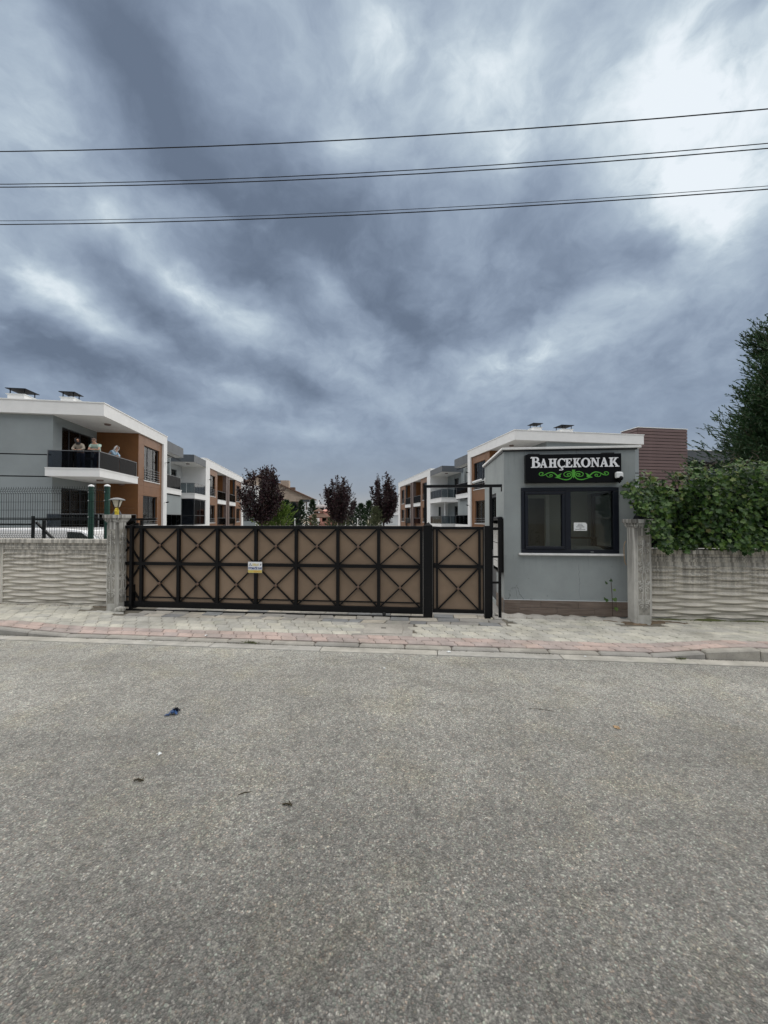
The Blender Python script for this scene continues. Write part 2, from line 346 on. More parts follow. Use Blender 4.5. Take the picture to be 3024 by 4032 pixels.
MAT['pinkwall'] = pm('pink_plaster', (.52, .26, .21), .85, .06, 1)
MAT['paper'] = pm('white_paper', (.74, .76, .75), .7, .04, 20)
MAT['ink'] = pm('black_ink', (.05, .055, .06), .6, .05, 20)
MAT['ink_blue'] = pm('blue_ink', (.025, .06, .21), .5, .1, 30)
MAT['ink_yellow'] = pm('yellow_ink', (.62, .50, .12), .5, .15, 40)
MAT['ink_orange'] = pm('orange_ink', (.62, .33, .08), .5, .15, 40)
MAT['rag_blue'] = pm('blue_wrapper', (.03, .085, .22), .35, .3, 40)
MAT['rag_dark'] = pm('dark_wrapper', (.01, .012, .02), .35, .3, 40)
MAT['dry_leaf'] = pm('dry_leaf', (.36, .24, .13), .7, .2, 40)
MAT['dead_plant'] = pm('dead_plant', (.055, .045, .025), .9, .3, 40)
MAT['weed'] = pm('weed_green', (.075, .085, .025), .8, .3, 40)
MAT['skin'] = pm('skin', (.46, .27, .19), .55, .06, 10)
MAT['hair'] = pm('dark_hair', (.03, .018, .013), .6, .2, 30)
MAT['hair_grey'] = pm('brown_hair', (.11, .065, .045), .6, .2, 30)
MAT['eye'] = pm('dark_eye', (.02, .015, .012), .2, .1, 30)
MAT['lips'] = pm('lips', (.34, .12, .10), .5, .05, 30)
MAT['mint_cloth'] = pm('mint_shirt', (.40, .53, .46), .85, .08, 8)
MAT['beige_cloth'] = pm('beige_top', (.30, .26, .21), .85, .08, 8)
MAT['blue_cloth'] = pm('pale_blue_top', (.34, .47, .58), .85, .08, 8)
MAT['navy_cloth'] = pm('navy_trousers', (.025, .035, .065), .85, .1, 8)
MAT['black_cloth'] = pm('black_scarf', (.02, .02, .022), .85, .1, 8)
MAT['white_cloth'] = pm('white_headscarf', (.74, .73, .71), .85, .08, 14)
MAT['cushion'] = pm('grey_cushion', (.36, .38, .38), .8, .1, 5)

def leafmat(name, cols, rough=.5, use_obj=True, trans=.25):
    m = bpy.data.materials.new(name); t = NT(m)
    g = t.n('ShaderNodeNewGeometry')
    r = g.outputs['Random Per Island']
    if use_obj: r = t.math('FRACT', t.math('ADD', r, t.math('MULTIPLY', t.objrand(), 7.31)))
    c = t.n('ShaderNodeValToRGB', {0: r}); cr = c.color_ramp; cr.interpolation = 'LINEAR'
    k = len(cols)
    cr.elements[0].position = 0; cr.elements[0].color = c4(cols[0])
    cr.elements[1].position = 1; cr.elements[1].color = c4(cols[-1])
    for i in range(1, k - 1):
        e = cr.elements.new(i / (k - 1)); e.color = c4(cols[i])
    b = t.pbsdf(c.outputs[0], rough, None, 0, .4)
    tr = t.n('ShaderNodeBsdfTranslucent', {'Color': c.outputs[0]}).outputs[0]
    t.end(t.n('ShaderNodeMixShader', {0: trans, 1: b, 2: tr}).outputs[0])
    return m
MAT['ivy'] = leafmat('ivy_leaf', [(.015, .036, .009), (.022, .056, .013), (.035, .084, .019), (.053, .116, .024), (.084, .155, .03), (.115, .18, .036)], .42)
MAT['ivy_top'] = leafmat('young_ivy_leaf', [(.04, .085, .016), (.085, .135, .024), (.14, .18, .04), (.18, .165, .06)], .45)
MAT['cypress'] = leafmat('cypress_spray', [(.014, .040, .016), (.020, .056, .021), (.028, .074, .025), (.045, .096, .030), (.050, .048, .026)], .6, False, .15)
MAT['plum'] = leafmat('plum_leaf', [(.012, .006, .009), (.020, .009, .013), (.032, .012, .017), (.055, .018, .022), (.045, .028, .026), (.025, .022, .012)], .5, False, .25)
MAT['conifer'] = leafmat('conifer_needles', [(.012, .030, .014), (.020, .046, .020), (.030, .062, .024), (.045, .080, .028)], .6, False, .15)
MAT['conifer_blue'] = leafmat('blue_conifer_needles', [(.018, .028, .026), (.028, .042, .038), (.040, .058, .050)], .6, False, .15)
MAT['lime'] = leafmat('lime_needles', [(.06, .12, .02), (.12, .19, .03), (.18, .26, .05), (.09, .16, .03)], .6, False, .25)
MAT['palebush'] = leafmat('pale_bush_leaf', [(.05, .07, .03), (.10, .12, .06), (.16, .17, .09), (.07, .09, .04)], .6, False, .25)
MAT['bark'] = pm('bark', (.07, .05, .04), .9, .3, 12, .006, 30)

def glass(name, tint, transp, rough=.03, refl=1.0):
    m = bpy.data.materials.new(name); t = NT(m)
    tr = t.n('ShaderNodeBsdfTransparent', {'Color': c4(tint)}).outputs[0]
    gl = t.n('ShaderNodeBsdfGlossy', {'Color': (refl, refl, refl, 1), 'Roughness': rough}).outputs[0]
    fr = t.n('ShaderNodeFresnel', {'IOR': 1.5}).outputs[0]
    f = t.math('ADD', t.math('MULTIPLY', fr, .9), 1 - transp, True)
    t.end(t.n('ShaderNodeMixShader', {0: f, 1: tr, 2: gl}).outputs[0])
    return m
MAT['glass'] = glass('window_glass', (.86, .88, .89), .98, .03, .45)
MAT['booth_glass'] = glass('booth_window_glass', (.90, .93, .91), .985, .03, .42)
MAT['smoked'] = glass('smoked_glass', (.44, .46, .50), .995, .03, .15)
MAT['smoked_clear'] = glass('pale_smoked_glass', (.52, .56, .58), .98, .03, .5)
MAT['car_glass'] = glass('car_glass', (.30, .34, .34), .97, .03, .5)
MAT['teal_glass'] = glass('pale_teal_glass', (.45, .62, .66), .80)

# ---------------------------------------------------------------- helpers
class MB:
    def __init__(s): s.v = []; s.f = []
    def add(s, vs, fs):
        b = len(s.v); s.v += [tuple(p) for p in vs]; s.f += [tuple(b + i for i in f) for f in fs]; return s
    def box(s, x0, x1, y0, y1, z0, z1, rot=0, M=None):
        x0, x1 = min(x0, x1), max(x0, x1); y0, y1 = min(y0, y1), max(y0, y1); z0, z1 = min(z0, z1), max(z0, z1)
        vs = [(x0, y0, z0), (x1, y0, z0), (x1, y1, z0), (x0, y1, z0), (x0, y0, z1), (x1, y0, z1), (x1, y1, z1), (x0, y1, z1)]
        if M is not None: vs = [M @ Vector(p) for p in vs]
        return s.add(vs, [(0, 3, 2, 1), (4, 5, 6, 7), (0, 1, 5, 4), (1, 2, 6, 5), (2, 3, 7, 6), (3, 0, 4, 7)])
    def chamfer_box(s, x0, x1, y0, y1, z0, z1, c):
        """box with its four vertical edges and its top edge chamfered"""
        def ring(z, i):
            a, b, d, e = x0 + i, x1 - i, y0 + i, y1 - i
            return [(a + c, d, z), (b - c, d, z), (b, d + c, z), (b, e - c, z), (b - c, e, z), (a + c, e, z), (a, e - c, z), (a, d + c, z)]
        vs = ring(z0, 0) + ring(z1 - c, 0) + ring(z1, c)
        fs = [tuple(range(7, -1, -1)), tuple(range(16, 24))]
        for k in (0, 8):
            for i in range(8): j = (i + 1) % 8; fs.append((k + i, k + j, k + 8 + j, k + 8 + i))
        return s.add(vs, fs)
    def tube(s, pts, r, n=8, cap=True):
        pts = [Vector(p) for p in pts]; rs = r if isinstance(r, (list, tuple)) else [r] * len(pts)
        b = len(s.v); prev = None
        for i, p in enumerate(pts):
            d = (pts[min(i + 1, len(pts) - 1)] - pts[max(i - 1, 0)]).normalized()
            if prev is None: a = d.orthogonal().normalized()
            else: a = (prev - d * prev.dot(d)).normalized() if (prev - d * prev.dot(d)).length > 1e-6 else d.orthogonal().normalized()
            prev = a; c = d.cross(a)
            for k in range(n):
                t = 2 * math.pi * k / n
                s.v.append(tuple(p + (a * math.cos(t) + c * math.sin(t)) * rs[i]))
        for i in range(len(pts) - 1):
            for k in range(n):
                j = (k + 1) % n
                s.f.append((b + i * n + k, b + i * n + j, b + (i + 1) * n + j, b + (i + 1) * n + k))
        if cap:
            s.f.append(tuple(b + k for k in range(n - 1, -1, -1))); s.f.append(tuple(b + (len(pts) - 1) * n + k for k in range(n)))
        return s
    def bar(s, a, b, w, h=None, up=(0, 0, 1)):
        """square bar from a to b, w across, h along up"""
        a, b = Vector(a), Vector(b); d = (b - a).normalized(); h = h or w
        u = Vector(up); sd = d.cross(u)
        if sd.length < 1e-5: u = Vector((0, 1, 0)); sd = d.cross(u)
        sd.normalize(); u = sd.cross(d).normalized()
        vs = [p + sd * (w / 2 * i) + u * (h / 2 * j) for p in (a, b) for i, j in ((-1, -1), (1, -1), (1, 1), (-1, 1))]
        return s.add(vs, [(0, 1, 2, 3), (7, 6, 5, 4), (0, 4, 5, 1), (1, 5, 6, 2), (2, 6, 7, 3), (3, 7, 4, 0)])
    def prism(s, poly, y0, y1, plane='xz'):
        """extrude a 2-D outline; plane xz runs along y, plane xy along z, plane yz along x"""
        f = {'xz': lambda a, b, c: (a, c, b), 'xy': lambda a, b, c: (a, b, c), 'yz': lambda a, b, c: (c, a, b)}[plane]
        n = len(poly); vs = [f(a, b, y0) for a, b in poly] + [f(a, b, y1) for a, b in poly]
        fs = [tuple(range(n - 1, -1, -1)), tuple(range(n, 2 * n))] + [(i, (i + 1) % n, n + (i + 1) % n, n + i) for i in range(n)]
        return s.add(vs, fs)
    def ribbon(s, pts, ws, y0, y1, plane='xz'):
        """a stroke of changing width along 2-D points, extruded"""
        pts = [Vector(p) for p in pts]; L, Rr = [], []
        for i, p in enumerate(pts):
            d = (pts[min(i + 1, len(pts) - 1)] - pts[max(i - 1, 0)]).normalized(); n = Vector((-d.y, d.x))
            w = ws[i] if isinstance(ws, (list, tuple)) else ws
            L.append(p + n * w / 2); Rr.append(p - n * w / 2)
        for i in range(len(pts) - 1): pass
        f = {'xz': lambda a, c: (a.x, c, a.y), 'xy': lambda a, c: (a.x, a.y, c)}[plane]
        n = len(pts); vs = [f(a, y0) for a in L] + [f(a, y0) for a in Rr] + [f(a, y1) for a in L] + [f(a, y1) for a in Rr]
        fs = []
        for i in range(n - 1):
            fs += [(i, i + 1, n + i + 1, n + i), (2 * n + i, 3 * n + i, 3 * n + i + 1, 2 * n + i + 1), (i, 2 * n + i, 2 * n + i + 1, i + 1), (n + i, n + i + 1, 3 * n + i + 1, 3 * n + i)]
        fs += [(0, n, 3 * n, 2 * n), (n - 1, 3 * n - 1, 4 * n - 1, 2 * n - 1)]
        return s.add(vs, fs)
    def lathe(s, prof, n=16, cx=0, cy=0):
        b = len(s.v)
        for r, z in prof:
            for k in range(n): t = 2 * math.pi * k / n; s.v.append((cx + r * math.cos(t), cy + r * math.sin(t), z))
        for i in range(len(prof) - 1):
            for k in range(n): j = (k + 1) % n; s.f.append((b + i * n + k, b + i * n + j, b + (i + 1) * n + j, b + (i + 1) * n + k))
        s.f.append(tuple(b + k for k in range(n - 1, -1, -1))); s.f.append(tuple(b + (len(prof) - 1) * n + k for k in range(n)))
        return s
    def sphere(s, c, r, n=10, m=7, sc=(1, 1, 1)):
        pr = [(max(1e-4, math.sin(math.pi * i / m)) * r, -math.cos(math.pi * i / m) * r) for i in range(m + 1)]
        k = len(s.v); s.lathe(pr, n)
        s.v[k:] = [(c[0] + x * sc[0], c[1] + y * sc[1], c[2] + z * sc[2]) for x, y, z in s.v[k:]]; return s
    def mesh(s, name, mat, smooth=False, recalc=True):
        me = bpy.data.meshes.new(name); me.from_pydata(s.v, [], s.f)
        if recalc:
            bm = bmesh.new(); bm.from_mesh(me); bmesh.ops.recalc_face_normals(bm, faces=bm.faces); bm.to_mesh(me); bm.free()
        if mat: me.materials.append(MAT[mat] if isinstance(mat, str) else mat)
        if smooth:
            for p in me.polygons: p.use_smooth = True
        me.update(); return me
    def build(s, name, mat, parent=None, smooth=False, recalc=True, bevel=0):
        o = bpy.data.objects.new(name, s.mesh(name, mat, smooth, recalc)); COL.objects.link(o)
        if parent: o.parent = parent
        if bevel:
            b = o.modifiers.new('edge', 'BEVEL'); b.width = bevel; b.segments = 2; b.limit_method = 'ANGLE'; b.angle_limit = R(40)
        return o
def tag(o, label=None, cat=None, group=None, kind=None):
    for k, v in (('label', label), ('category', cat), ('group', group), ('kind', kind)):
        if v: o[k] = v
    return o
def thing(name, label, cat, loc=(0, 0, 0), rz=0.0, group=None):
    o = bpy.data.objects.new(name, None); o.empty_display_size = .1; COL.objects.link(o)
    o.location = loc; o.rotation_euler = (0, 0, rz); return tag(o, label, cat, group)
def copy_tree(o, parent=None):
    c = o.copy(); COL.objects.link(c); c.parent = parent
    for ch in list(o.children): copy_tree(ch, c)
    return c
def put(me, name, parent, loc, rz=0.0, rx=0.0, ry=0.0, scale=None):
    o = bpy.data.objects.new(name, me); COL.objects.link(o); o.parent = parent; o.location = loc; o.rotation_euler = (rx, ry, rz)
    if scale: o.scale = scale
    return o
def panel_wall(mb, fn, a0, a1, z0, z1, holes, th):
    """wall face with openings; fn(a, z, depth) gives the point, th is the reveal depth"""
    As = sorted({a0, a1} | {h[0] for h in holes} | {h[1] for h in holes}); Zs = sorted({z0, z1} | {h[2] for h in holes} | {h[3] for h in holes})
    for i in range(len(As) - 1):
        for j in range(len(Zs) - 1):
            a, b, c, d = As[i], As[i + 1], Zs[j], Zs[j + 1]; mx_, mz_ = (a + b) / 2, (c + d) / 2
            if any(h[0] < mx_ < h[1] and h[2] < mz_ < h[3] for h in holes): continue
            for dep in (0, th):
                mb.add([fn(a, c, dep), fn(b, c, dep), fn(b, d, dep), fn(a, d, dep)], [(0, 1, 2, 3)])
    for a, b, c, d in list(holes) + [(a0, a1, z0, z1)]:
        for (p, q_) in (((a, c), (b, c)), ((b, c), (b, d)), ((b, d), (a, d)), ((a, d), (a, c))):
            mb.add([fn(*p, 0), fn(*q_, 0), fn(*q_, th), fn(*p, th)], [(0, 1, 2, 3)])
    return mb

# street frame: s runs along the kerb to the right, n away from the camera
TH = R(5.9)
ES, EN = Vector((math.cos(TH), -math.sin(TH), 0)), Vector((math.sin(TH), math.cos(TH), 0))
def S(s, n, z=0.0): return ES * s + EN * n + Vector((0, 0, z))
SR = -TH
def lerp(a, b, t): return a + (b - a) * t
def smooth(a, b, x):
    t = max(0, min(1, (x - a) / (b - a))); return t * t * (3 - 2 * t)
def kerb_z(s):      # top of the kerb: dropped in front of the gate, raised at both ends
    return .035 + .075 * smooth(-5.0, -6.5, s) + .10 * smooth(2.7, 3.9, s)
def pave_z(s, n):
    k = kerb_z(s) + .006
    return lerp(k, .098, max(0, min(1, (n - 5.17) / 1.3)))

# ---------------------------------------------------------------- ground, road, pavement
g = MB().add([(-500, -120, -.06), (500, -120, -.06), (500, 900, -.06), (-500, 900, -.06)], [(0, 1, 2, 3)]).build('ground', 'earth', recalc=False)
tag(g, kind='structure')
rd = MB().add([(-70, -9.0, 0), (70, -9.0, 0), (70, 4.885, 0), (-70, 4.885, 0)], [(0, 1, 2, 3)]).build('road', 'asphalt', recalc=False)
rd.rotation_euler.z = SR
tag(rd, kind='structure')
yd = MB().add([(-70, 6.62, .05), (70, 6.62, .05), (70, 120, .05), (-70, 120, .05)], [(0, 1, 2, 3)]).build('courtyard_paving', 'yard', recalc=False)
yd.rotation_euler.z = SR
tag(yd, kind='structure')

gut = bpy.data.objects.new('gutter', None); COL.objects.link(gut); gut.rotation_euler.z = SR; tag(gut, kind='structure')
gm = [MB().chamfer_box(-.747, .747, -.082, .082, -.05, .012, .006).mesh('gutter_slab', 'gutter') for _ in range(1)][0]
i = 0
s_ = -9.6
while s_ < 9.0:
    put(gm, 'gutter_slab', gut, (s_, 4.970, random.uniform(-.003, .002)), random.uniform(-.002, .002)); s_ += 1.502
kb = bpy.data.objects.new('kerb', None); COL.objects.link(kb); kb.rotation_euler.z = SR; tag(kb, kind='structure')
km = MB().chamfer_box(-.297, .297, -.058, .058, -.16, 0, .016).mesh('kerb_stone', 'kerb')
s_ = -9.6
while s_ < 9.0:
    sl_ = (kerb_z(s_ + .3) - kerb_z(s_ - .3)) / .6
    put(km, 'kerb_stone', kb, (s_, 5.115 + random.uniform(-.004, .004), kerb_z(s_) + random.uniform(-.003, .003)), random.uniform(-.008, .008), 0, -math.atan(sl_)); s_ += .603

pv = bpy.data.objects.new('pavement', None); COL.objects.link(pv); pv.rotation_euler.z = SR; tag(pv, kind='structure')
bed = MB()
xs = [-9.6 + .4 * i for i in range(48)]; ys = [5.175, 5.6, 6.1, 6.62]
vs = [(x, y, pave_z(x, y) - .014) for y in ys for x in xs]; nx = len(xs)
bed.add(vs, [(j * nx + i, j * nx + i + 1, (j + 1) * nx + i + 1, (j + 1) * nx + i) for j in range(3) for i in range(nx - 1)])
bed.build('joint_sand', 'bed', pv)
PW, PH_ = .218, .142
def paver_poly(w, h, sh=.020, nd=.018):
    a, b = w / 2, h / 2
    r = [(a + sh, -b), (a + sh * .9, -nd * 1.3), (a, 0), (a - sh * .9, nd * 1.3), (a - sh, b)]
    l = [(x - w, y) for x, y in r][::-1]
    return r + l
def add_paver(mb, x, y, z, tx, ty, poly):
    c = .006; n = len(poly)
    def P(p, k, dz): return (x + p[0] * k, y + p[1] * k, z + dz + tx * p[0] + ty * p[1])
    vs = [P(p, 1, -.05) for p in poly] + [P(p, 1, -c) for p in poly] + [P(p, 1 - 2 * c / .15, 0) for p in poly]
    fs = [tuple(range(2 * n, 3 * n))]
    for k in (0, n):
        for i in range(n): j = (i + 1) % n; fs.append((k + i, k + j, k + n + j, k + n + i))
    mb.add(vs, fs)
pol = paver_poly(PW - .008, PH_ - .007)
PM = {}
for k in ('cream', 'pink'):
    mb = MB(); add_paver(mb, 0, 0, 0, 0, 0, pol); PM[k] = mb.mesh('paver', 'paver_' + k, recalc=False)
cells = []
MH = (-.90, -.30, 5.50, 5.99)     # the concrete manhole cover
for row in range(10):
    y = 5.178 + PH_ * (row + .5)
    if y + PH_ / 2 > 6.60: break
    x = -9.5 + (PW / 2 if row % 2 else 0)
    while x < 8.6:
        skip = (-5.25 < x < 1.32 and y > 6.02) or (MH[0] - .09 < x < MH[1] + .09 and MH[2] - .05 < y < MH[3] + .06)
        skip = skip or (x < -4.95 and x > -5.95 and y > 6.2) or (1.3 < x < 3.5 and y > 6.48) or (2.95 < x < 3.62 and y > 6.22)
        if not skip: cells.append((x, y, row))
        x += PW
cells.sort(key=lambda c: (c[0] * .9 + .3) ** 2 + (c[1]) ** 2 * 1.2)
mass = {'cream': MB(), 'pink': MB()}
for i, (x, y, row) in enumerate(cells):
    k = 'pink' if row < 2 else 'cream'
    dz = random.uniform(-.003, .003)
    ty = (pave_z(x, y + .05) - pave_z(x, y - .05)) / .1 + random.uniform(-.012, .012)
    tx = (pave_z(x + .1, y) - pave_z(x - .1, y)) / .2 + random.uniform(-.010, .010)
    if i < 300:
        put(PM[k], 'paver', pv, (x, y, pave_z(x, y) + dz), random.uniform(-.012, .012), math.atan(ty), -math.atan(tx))
    else:
        add_paver(mass[k], x, y, pave_z(x, y) + dz, tx, ty, pol)
for k in mass:
    tag(mass[k].build('outer_pavers', 'paver_' + k + '_i', pv, recalc=False), kind='stuff')
# mixed flagstones in front of the gate
random.seed(5)
ap = []
for row, (y0, y1) in enumerate(((6.03, 6.19), (6.195, 6.37), (6.40, 6.58))):
    x = -5.02 + row * .13
    while x < 1.22:
        w = random.uniform(.20, .46)
        if x + w > 1.24: w = 1.25 - x
        if w > .08:
            k = random.choice(['slab_cream', 'slab_cream', 'slab_mid', 'slab_mid', 'slab_grey'])
            if row == 0 and -1.55 < x + w / 2 < -1.0: k = 'slab_grey'
            if row > 0 and .1 < x + w / 2 < .55: k = 'slab_grey'
            sk = random.uniform(-.035, .035) if row < 2 else 0
            mb = MB(); a, b = w / 2 - .006, (y1 - y0) / 2 - .006
            add_paver(mb, 0, 0, 0, 0, 0, [(a + sk, -b), (a - sk, b), (-a - sk * .5, b), (-a + sk * .5, -b)])
            me = mb.mesh('flagstone', k)
            cx_, cy_ = x + w / 2, (y0 + y1) / 2
            o = put(me, 'flagstone', pv, (cx_, cy_, pave_z(cx_, cy_) + random.uniform(-.005, .005)), random.uniform(-.03, .03), random.uniform(-.02, .02) + .02, random.uniform(-.015, .015))
        x += w
# gate rail let into the flagstones
rl = MB().box(-5.3, .02, 6.379, 6.394, .0, .104).build('gate_rail', 'black_steel', pv)
# manhole cover
mc = thing('manhole_cover', 'square pale concrete manhole cover with a finger slot among the pavers', 'manhole cover', S(-.60, 5.745, pave_z(-.6, 5.745)), SR)
b_ = MB(); cpoly = [(.28, -.22), (.29, .02), (.25, .215), (-.27, .22), (-.29, -.05), (-.27, -.225)]
add_paver(b_, 0, 0, .012, .0, .02, cpoly); b_.build('cover', 'slab_cream', mc)
MB().box(-.035, .035, -.012, .012, .004, .0165).build('finger_slot', 'rubber', mc)
MB().box(-.43, .43, -.29, .30, -.06, -.004).build('frame', 'slab_mid', mc).rotation_euler.x = .02
# concrete footing lip under the guardhouse, dirt by the right pillar
def rough_strip(name, pts, w, h, mat, seed, parent=None):
    random.seed(seed); mb = MB(); n = len(pts); prof = 5; vs = []
    for i, (x, y, k) in enumerate(pts):
        for j in range(prof):
            t = j / (prof - 1)
            hh = h * k * math.sin(math.pi * min(.98, t * .8 + .2)) * random.uniform(.7, 1.25) if 0 < j < prof - 1 else -.03
            vs.append((x + random.uniform(-.02, .02), y - w * k * (.5 - t) * random.uniform(.85, 1.15), pave_z(x, y) - .012 + hh))
    mb.add(vs, [(i * prof + j, (i + 1) * prof + j, (i + 1) * prof + j + 1, i * prof + j + 1) for i in range(n - 1) for j in range(prof - 1)])
    o = mb.build(name, mat, parent, smooth=True); return o
ft = rough_strip('concrete_footing', [(1.2 + .06 * i, 6.66 - .004 * i, 1 + .35 * math.sin(i * 1.3)) for i in range(38)], .34, .035, 'slab_mid', 3)
ft.rotation_euler.z = SR; tag(ft, kind='structure')
dp = rough_strip('soil_patch', [(2.55 + .05 * i, 6.42 + .06 * math.sin(i * .35) , .35 + .9 * math.sin(min(math.pi, i * .09)) ) for i in range(36)], .20, .016, 'dirt', 8)
dp.rotation_euler.z = SR; tag(dp, kind='structure')

# ---------------------------------------------------------------- boundary walls with wave relief
def relief_mesh(length, z0, z1, per=.060, lam=1.1, depth=.046, light=.52, phase=0.0, nxp=90):
    """stacked lens-shaped louvres: light upper facets that swell and pinch, shaded under-facets between"""
    mb = MB(); rows = int((z1 - z0) / per); prof = []
    for k in range(rows + 1):
        prof.append(k)
    vs = []; levels = []
    for k in range(rows):
        levels += [(k, 0), (k, 1)]
    for ix in range(nxp + 1):
        x = length * ix / nxp
        col = []
        for k, part in levels:
            sg = 1 if k % 2 else -1
            A = .24 * per
            c = math.cos(2 * math.pi * x / lam + phase) * sg
            zc = z0 + k * per
            if part == 0:   # proud lower lip of the light facet
                col.append((x, -depth * (.72 + .28 * c), zc + per * .5 * (1 - light) + per * .18 - A * c))
            else:           # recessed upper edge
                col.append((x, 0.0, zc + per * .5 * (1 + light) + A * c * .55))
        col = [(x, -.004, z0 - .002)] + col + [(x, -.004, z1)]
        vs += col
    m = len(levels) + 2
    mb.add(vs, [(i * m + j, (i + 1) * m + j, (i + 1) * m + j + 1, i * m + j + 1) for i in range(nxp) for j in range(m - 1)])
    return mb
def boundary_wall(name, label, s0, s1, n, ztop, seams, phase, mt='wall_l'):
    t = thing(name, label, 'wall', S(s0, n, .06), SR)
    L = s1 - s0; zt = ztop - .06
    MB().box(0, L, .03, .16, -.1, zt - .075).build('wall_core', mt, t)
    a = 0.0
    for e in seams + [L]:
        if e - a > .1:
            rm = relief_mesh(e - a - .07, .06, zt - .20, phase=phase, nxp=max(12, int((e - a) * 42))).mesh('relief_panel', mt)
            put(rm, 'relief_panel', t, (a + .035, .022, 0))
            fr = MB()
            fr.box(0, .034, -.012, .029, -.08, zt - .078).box(e - a - .034, e - a, -.012, .029, -.08, zt - .078)
            fr.box(.035, e - a - .035, -.010, .029, -.08, .058)
            fr.box(.035, e - a - .035, -.006, .029, zt - .198, zt - .170).box(.035, e - a - .035, -.020, .029, zt - .150, zt - .125).box(.035, e - a - .035, -.012, .029, zt - .169, zt - .151).box(.035, e - a - .035, -.008, .029, zt - .124, zt - .078)
            o = fr.build('panel_frame', mt, t, bevel=.004); o.location = (a, 0, 0)
        a = e
    a = 0.0
    for e in seams + [L]:
        MB().chamfer_box(a + .002, e - .002, -.055, .20, zt - .072, zt, .008).build('coping', mt, t); a = e
    return t
boundary_wall('boundary_wall', 'stained pale concrete wall with wavy relief left of the gate', -11.95, -5.53, 6.60, 1.315, [1.97, 3.98, 5.2][0:2], .6)
boundary_wall('boundary_wall', 'drip-stained concrete wall with wavy relief under the ivy', 3.52, 9.6, 6.67, 1.205, [2.03, 4.06], 2.2, 'wall_r')

# ---------------------------------------------------------------- ornate gate pillars
def scroll(cx, cy, r0, turns, dirn, a0, n=14, flip=1):
    return [(cx + flip * r0 * (1 - .8 * i / n) * math.cos(a0 + dirn * 2 * math.pi * turns * i / n), cy + r0 * (1 - .8 * i / n) * math.sin(a0 + dirn * 2 * math.pi * turns * i / n)) for i in range(n + 1)]
def ornament(h):
    """mirror-image stack of tendrils; x within .09 of the centre line, z from 0 to h"""
    P = []
    for f in (-1, 1):
        for zc, r, dr in ((.92, .035, 1), (.80, .042, -1), (.66, .045, 1), (.55, .05, -1), (.41, .045, 1), (.30, .042, -1), (.17, .036, 1), (.09, .028, -1)):
            P.append(scroll(f * .050, zc * h, r, .9, dr, math.pi / 2 * dr + (.3 if dr > 0 else 0), 12, f))
            P.append([(f * .012, zc * h - .045 * dr), (f * .030, zc * h - .055 * dr), (f * .075, zc * h - .038 * dr), (f * .094, zc * h + .01)])
        P.append([(f * .008, .03 * h), (f * .03, .2 * h), (f * .012, .36 * h), (f * .035, .48 * h), (f * .010, .6 * h), (f * .03, .74 * h), (f * .008, .96 * h)])
    P.append([(0, .88 * h), (.014, .91 * h), (0, .99 * h), (-.014, .91 * h), (0, .88 * h)])
    return P
def gate_pillar(label, s, n, w, ztop, rz, zb):
    t = thing('gate_pillar', label, 'pillar', S(s, n, zb), SR + rz)
    h = ztop - zb; a = w / 2; zs = h - .135
    # shaft: octagon-like plan with a shallow sunk face on each side
    c = .034
    plan = [(-a + c, -a), (a - c, -a), (a - c + .006, -a + .012), (a - .012, -a + c - .006), (a, -a + c), (a, a - c), (a - c, a), (-a + c, a), (-a, a - c), (-a, -a + c), (-a + .012, -a + c - .006), (-a + c - .006, -a + .012)]
    MB().prism(plan, -.06, zs, 'xy').build('shaft', 'pillar', t)
    cap = MB()
    for z0, z1, e in ((zs, zs + .022, .006), (zs + .022, zs + .050, .016), (zs + .050, zs + .072, .026), (zs + .072, zs + .135, .040)):
        cap.box(-a - e, a + e, -a - e, a + e, z0 + .0006, z1)
    o = cap.build('cap', 'pillar', t, bevel=.007)
    for side in range(2):     # street face and gate-side face carry the carved tendrils
        ob = MB(); hh = zs - .30
        for p in ornament(hh):
            if side == 0: pts = [(x * .72 * w / .215, -a - .004, .16 + z) for x, z in p]
            else: pts = [(a + .004, x * .72 * w / .215, .16 + z) for x, z in p]
            ob.tube(pts, .0085, 5)
        ob.build('carved_tendrils', 'pillar', t, smooth=True)
        k_ = .078 * w / .215
        (MB().box(-k_, k_, -a - .0018, -a + .01, .13, zs - .12) if side == 0 else MB().box(a - .01, a + .0018, -k_, k_, .13, zs - .12)).build('recess_shade_plate', 'pillar_recess_shade', t)  # dark plate behind the tendrils stands in for shade in the recesses
        fr = MB()
        for x in (-a + c, a - c):
            if side == 0: fr.bar((x, -a - .001, .12), (x, -a - .001, zs - .05), .012, .012)
            else: fr.bar((a + .001, x, .12), (a + .001, x, zs - .05), .012, .012)
        fr.build('edge_fillets', 'pillar', t)
    return t
gate_pillar('carved concrete pillar with a lamp, left end of the sliding gate', -5.418, 6.365, .225, 1.765, 0, .09)
gate_pillar('carved concrete pillar half covered by ivy beside the guardhouse', 3.322, 6.43, .250, 1.69, .03, .10)
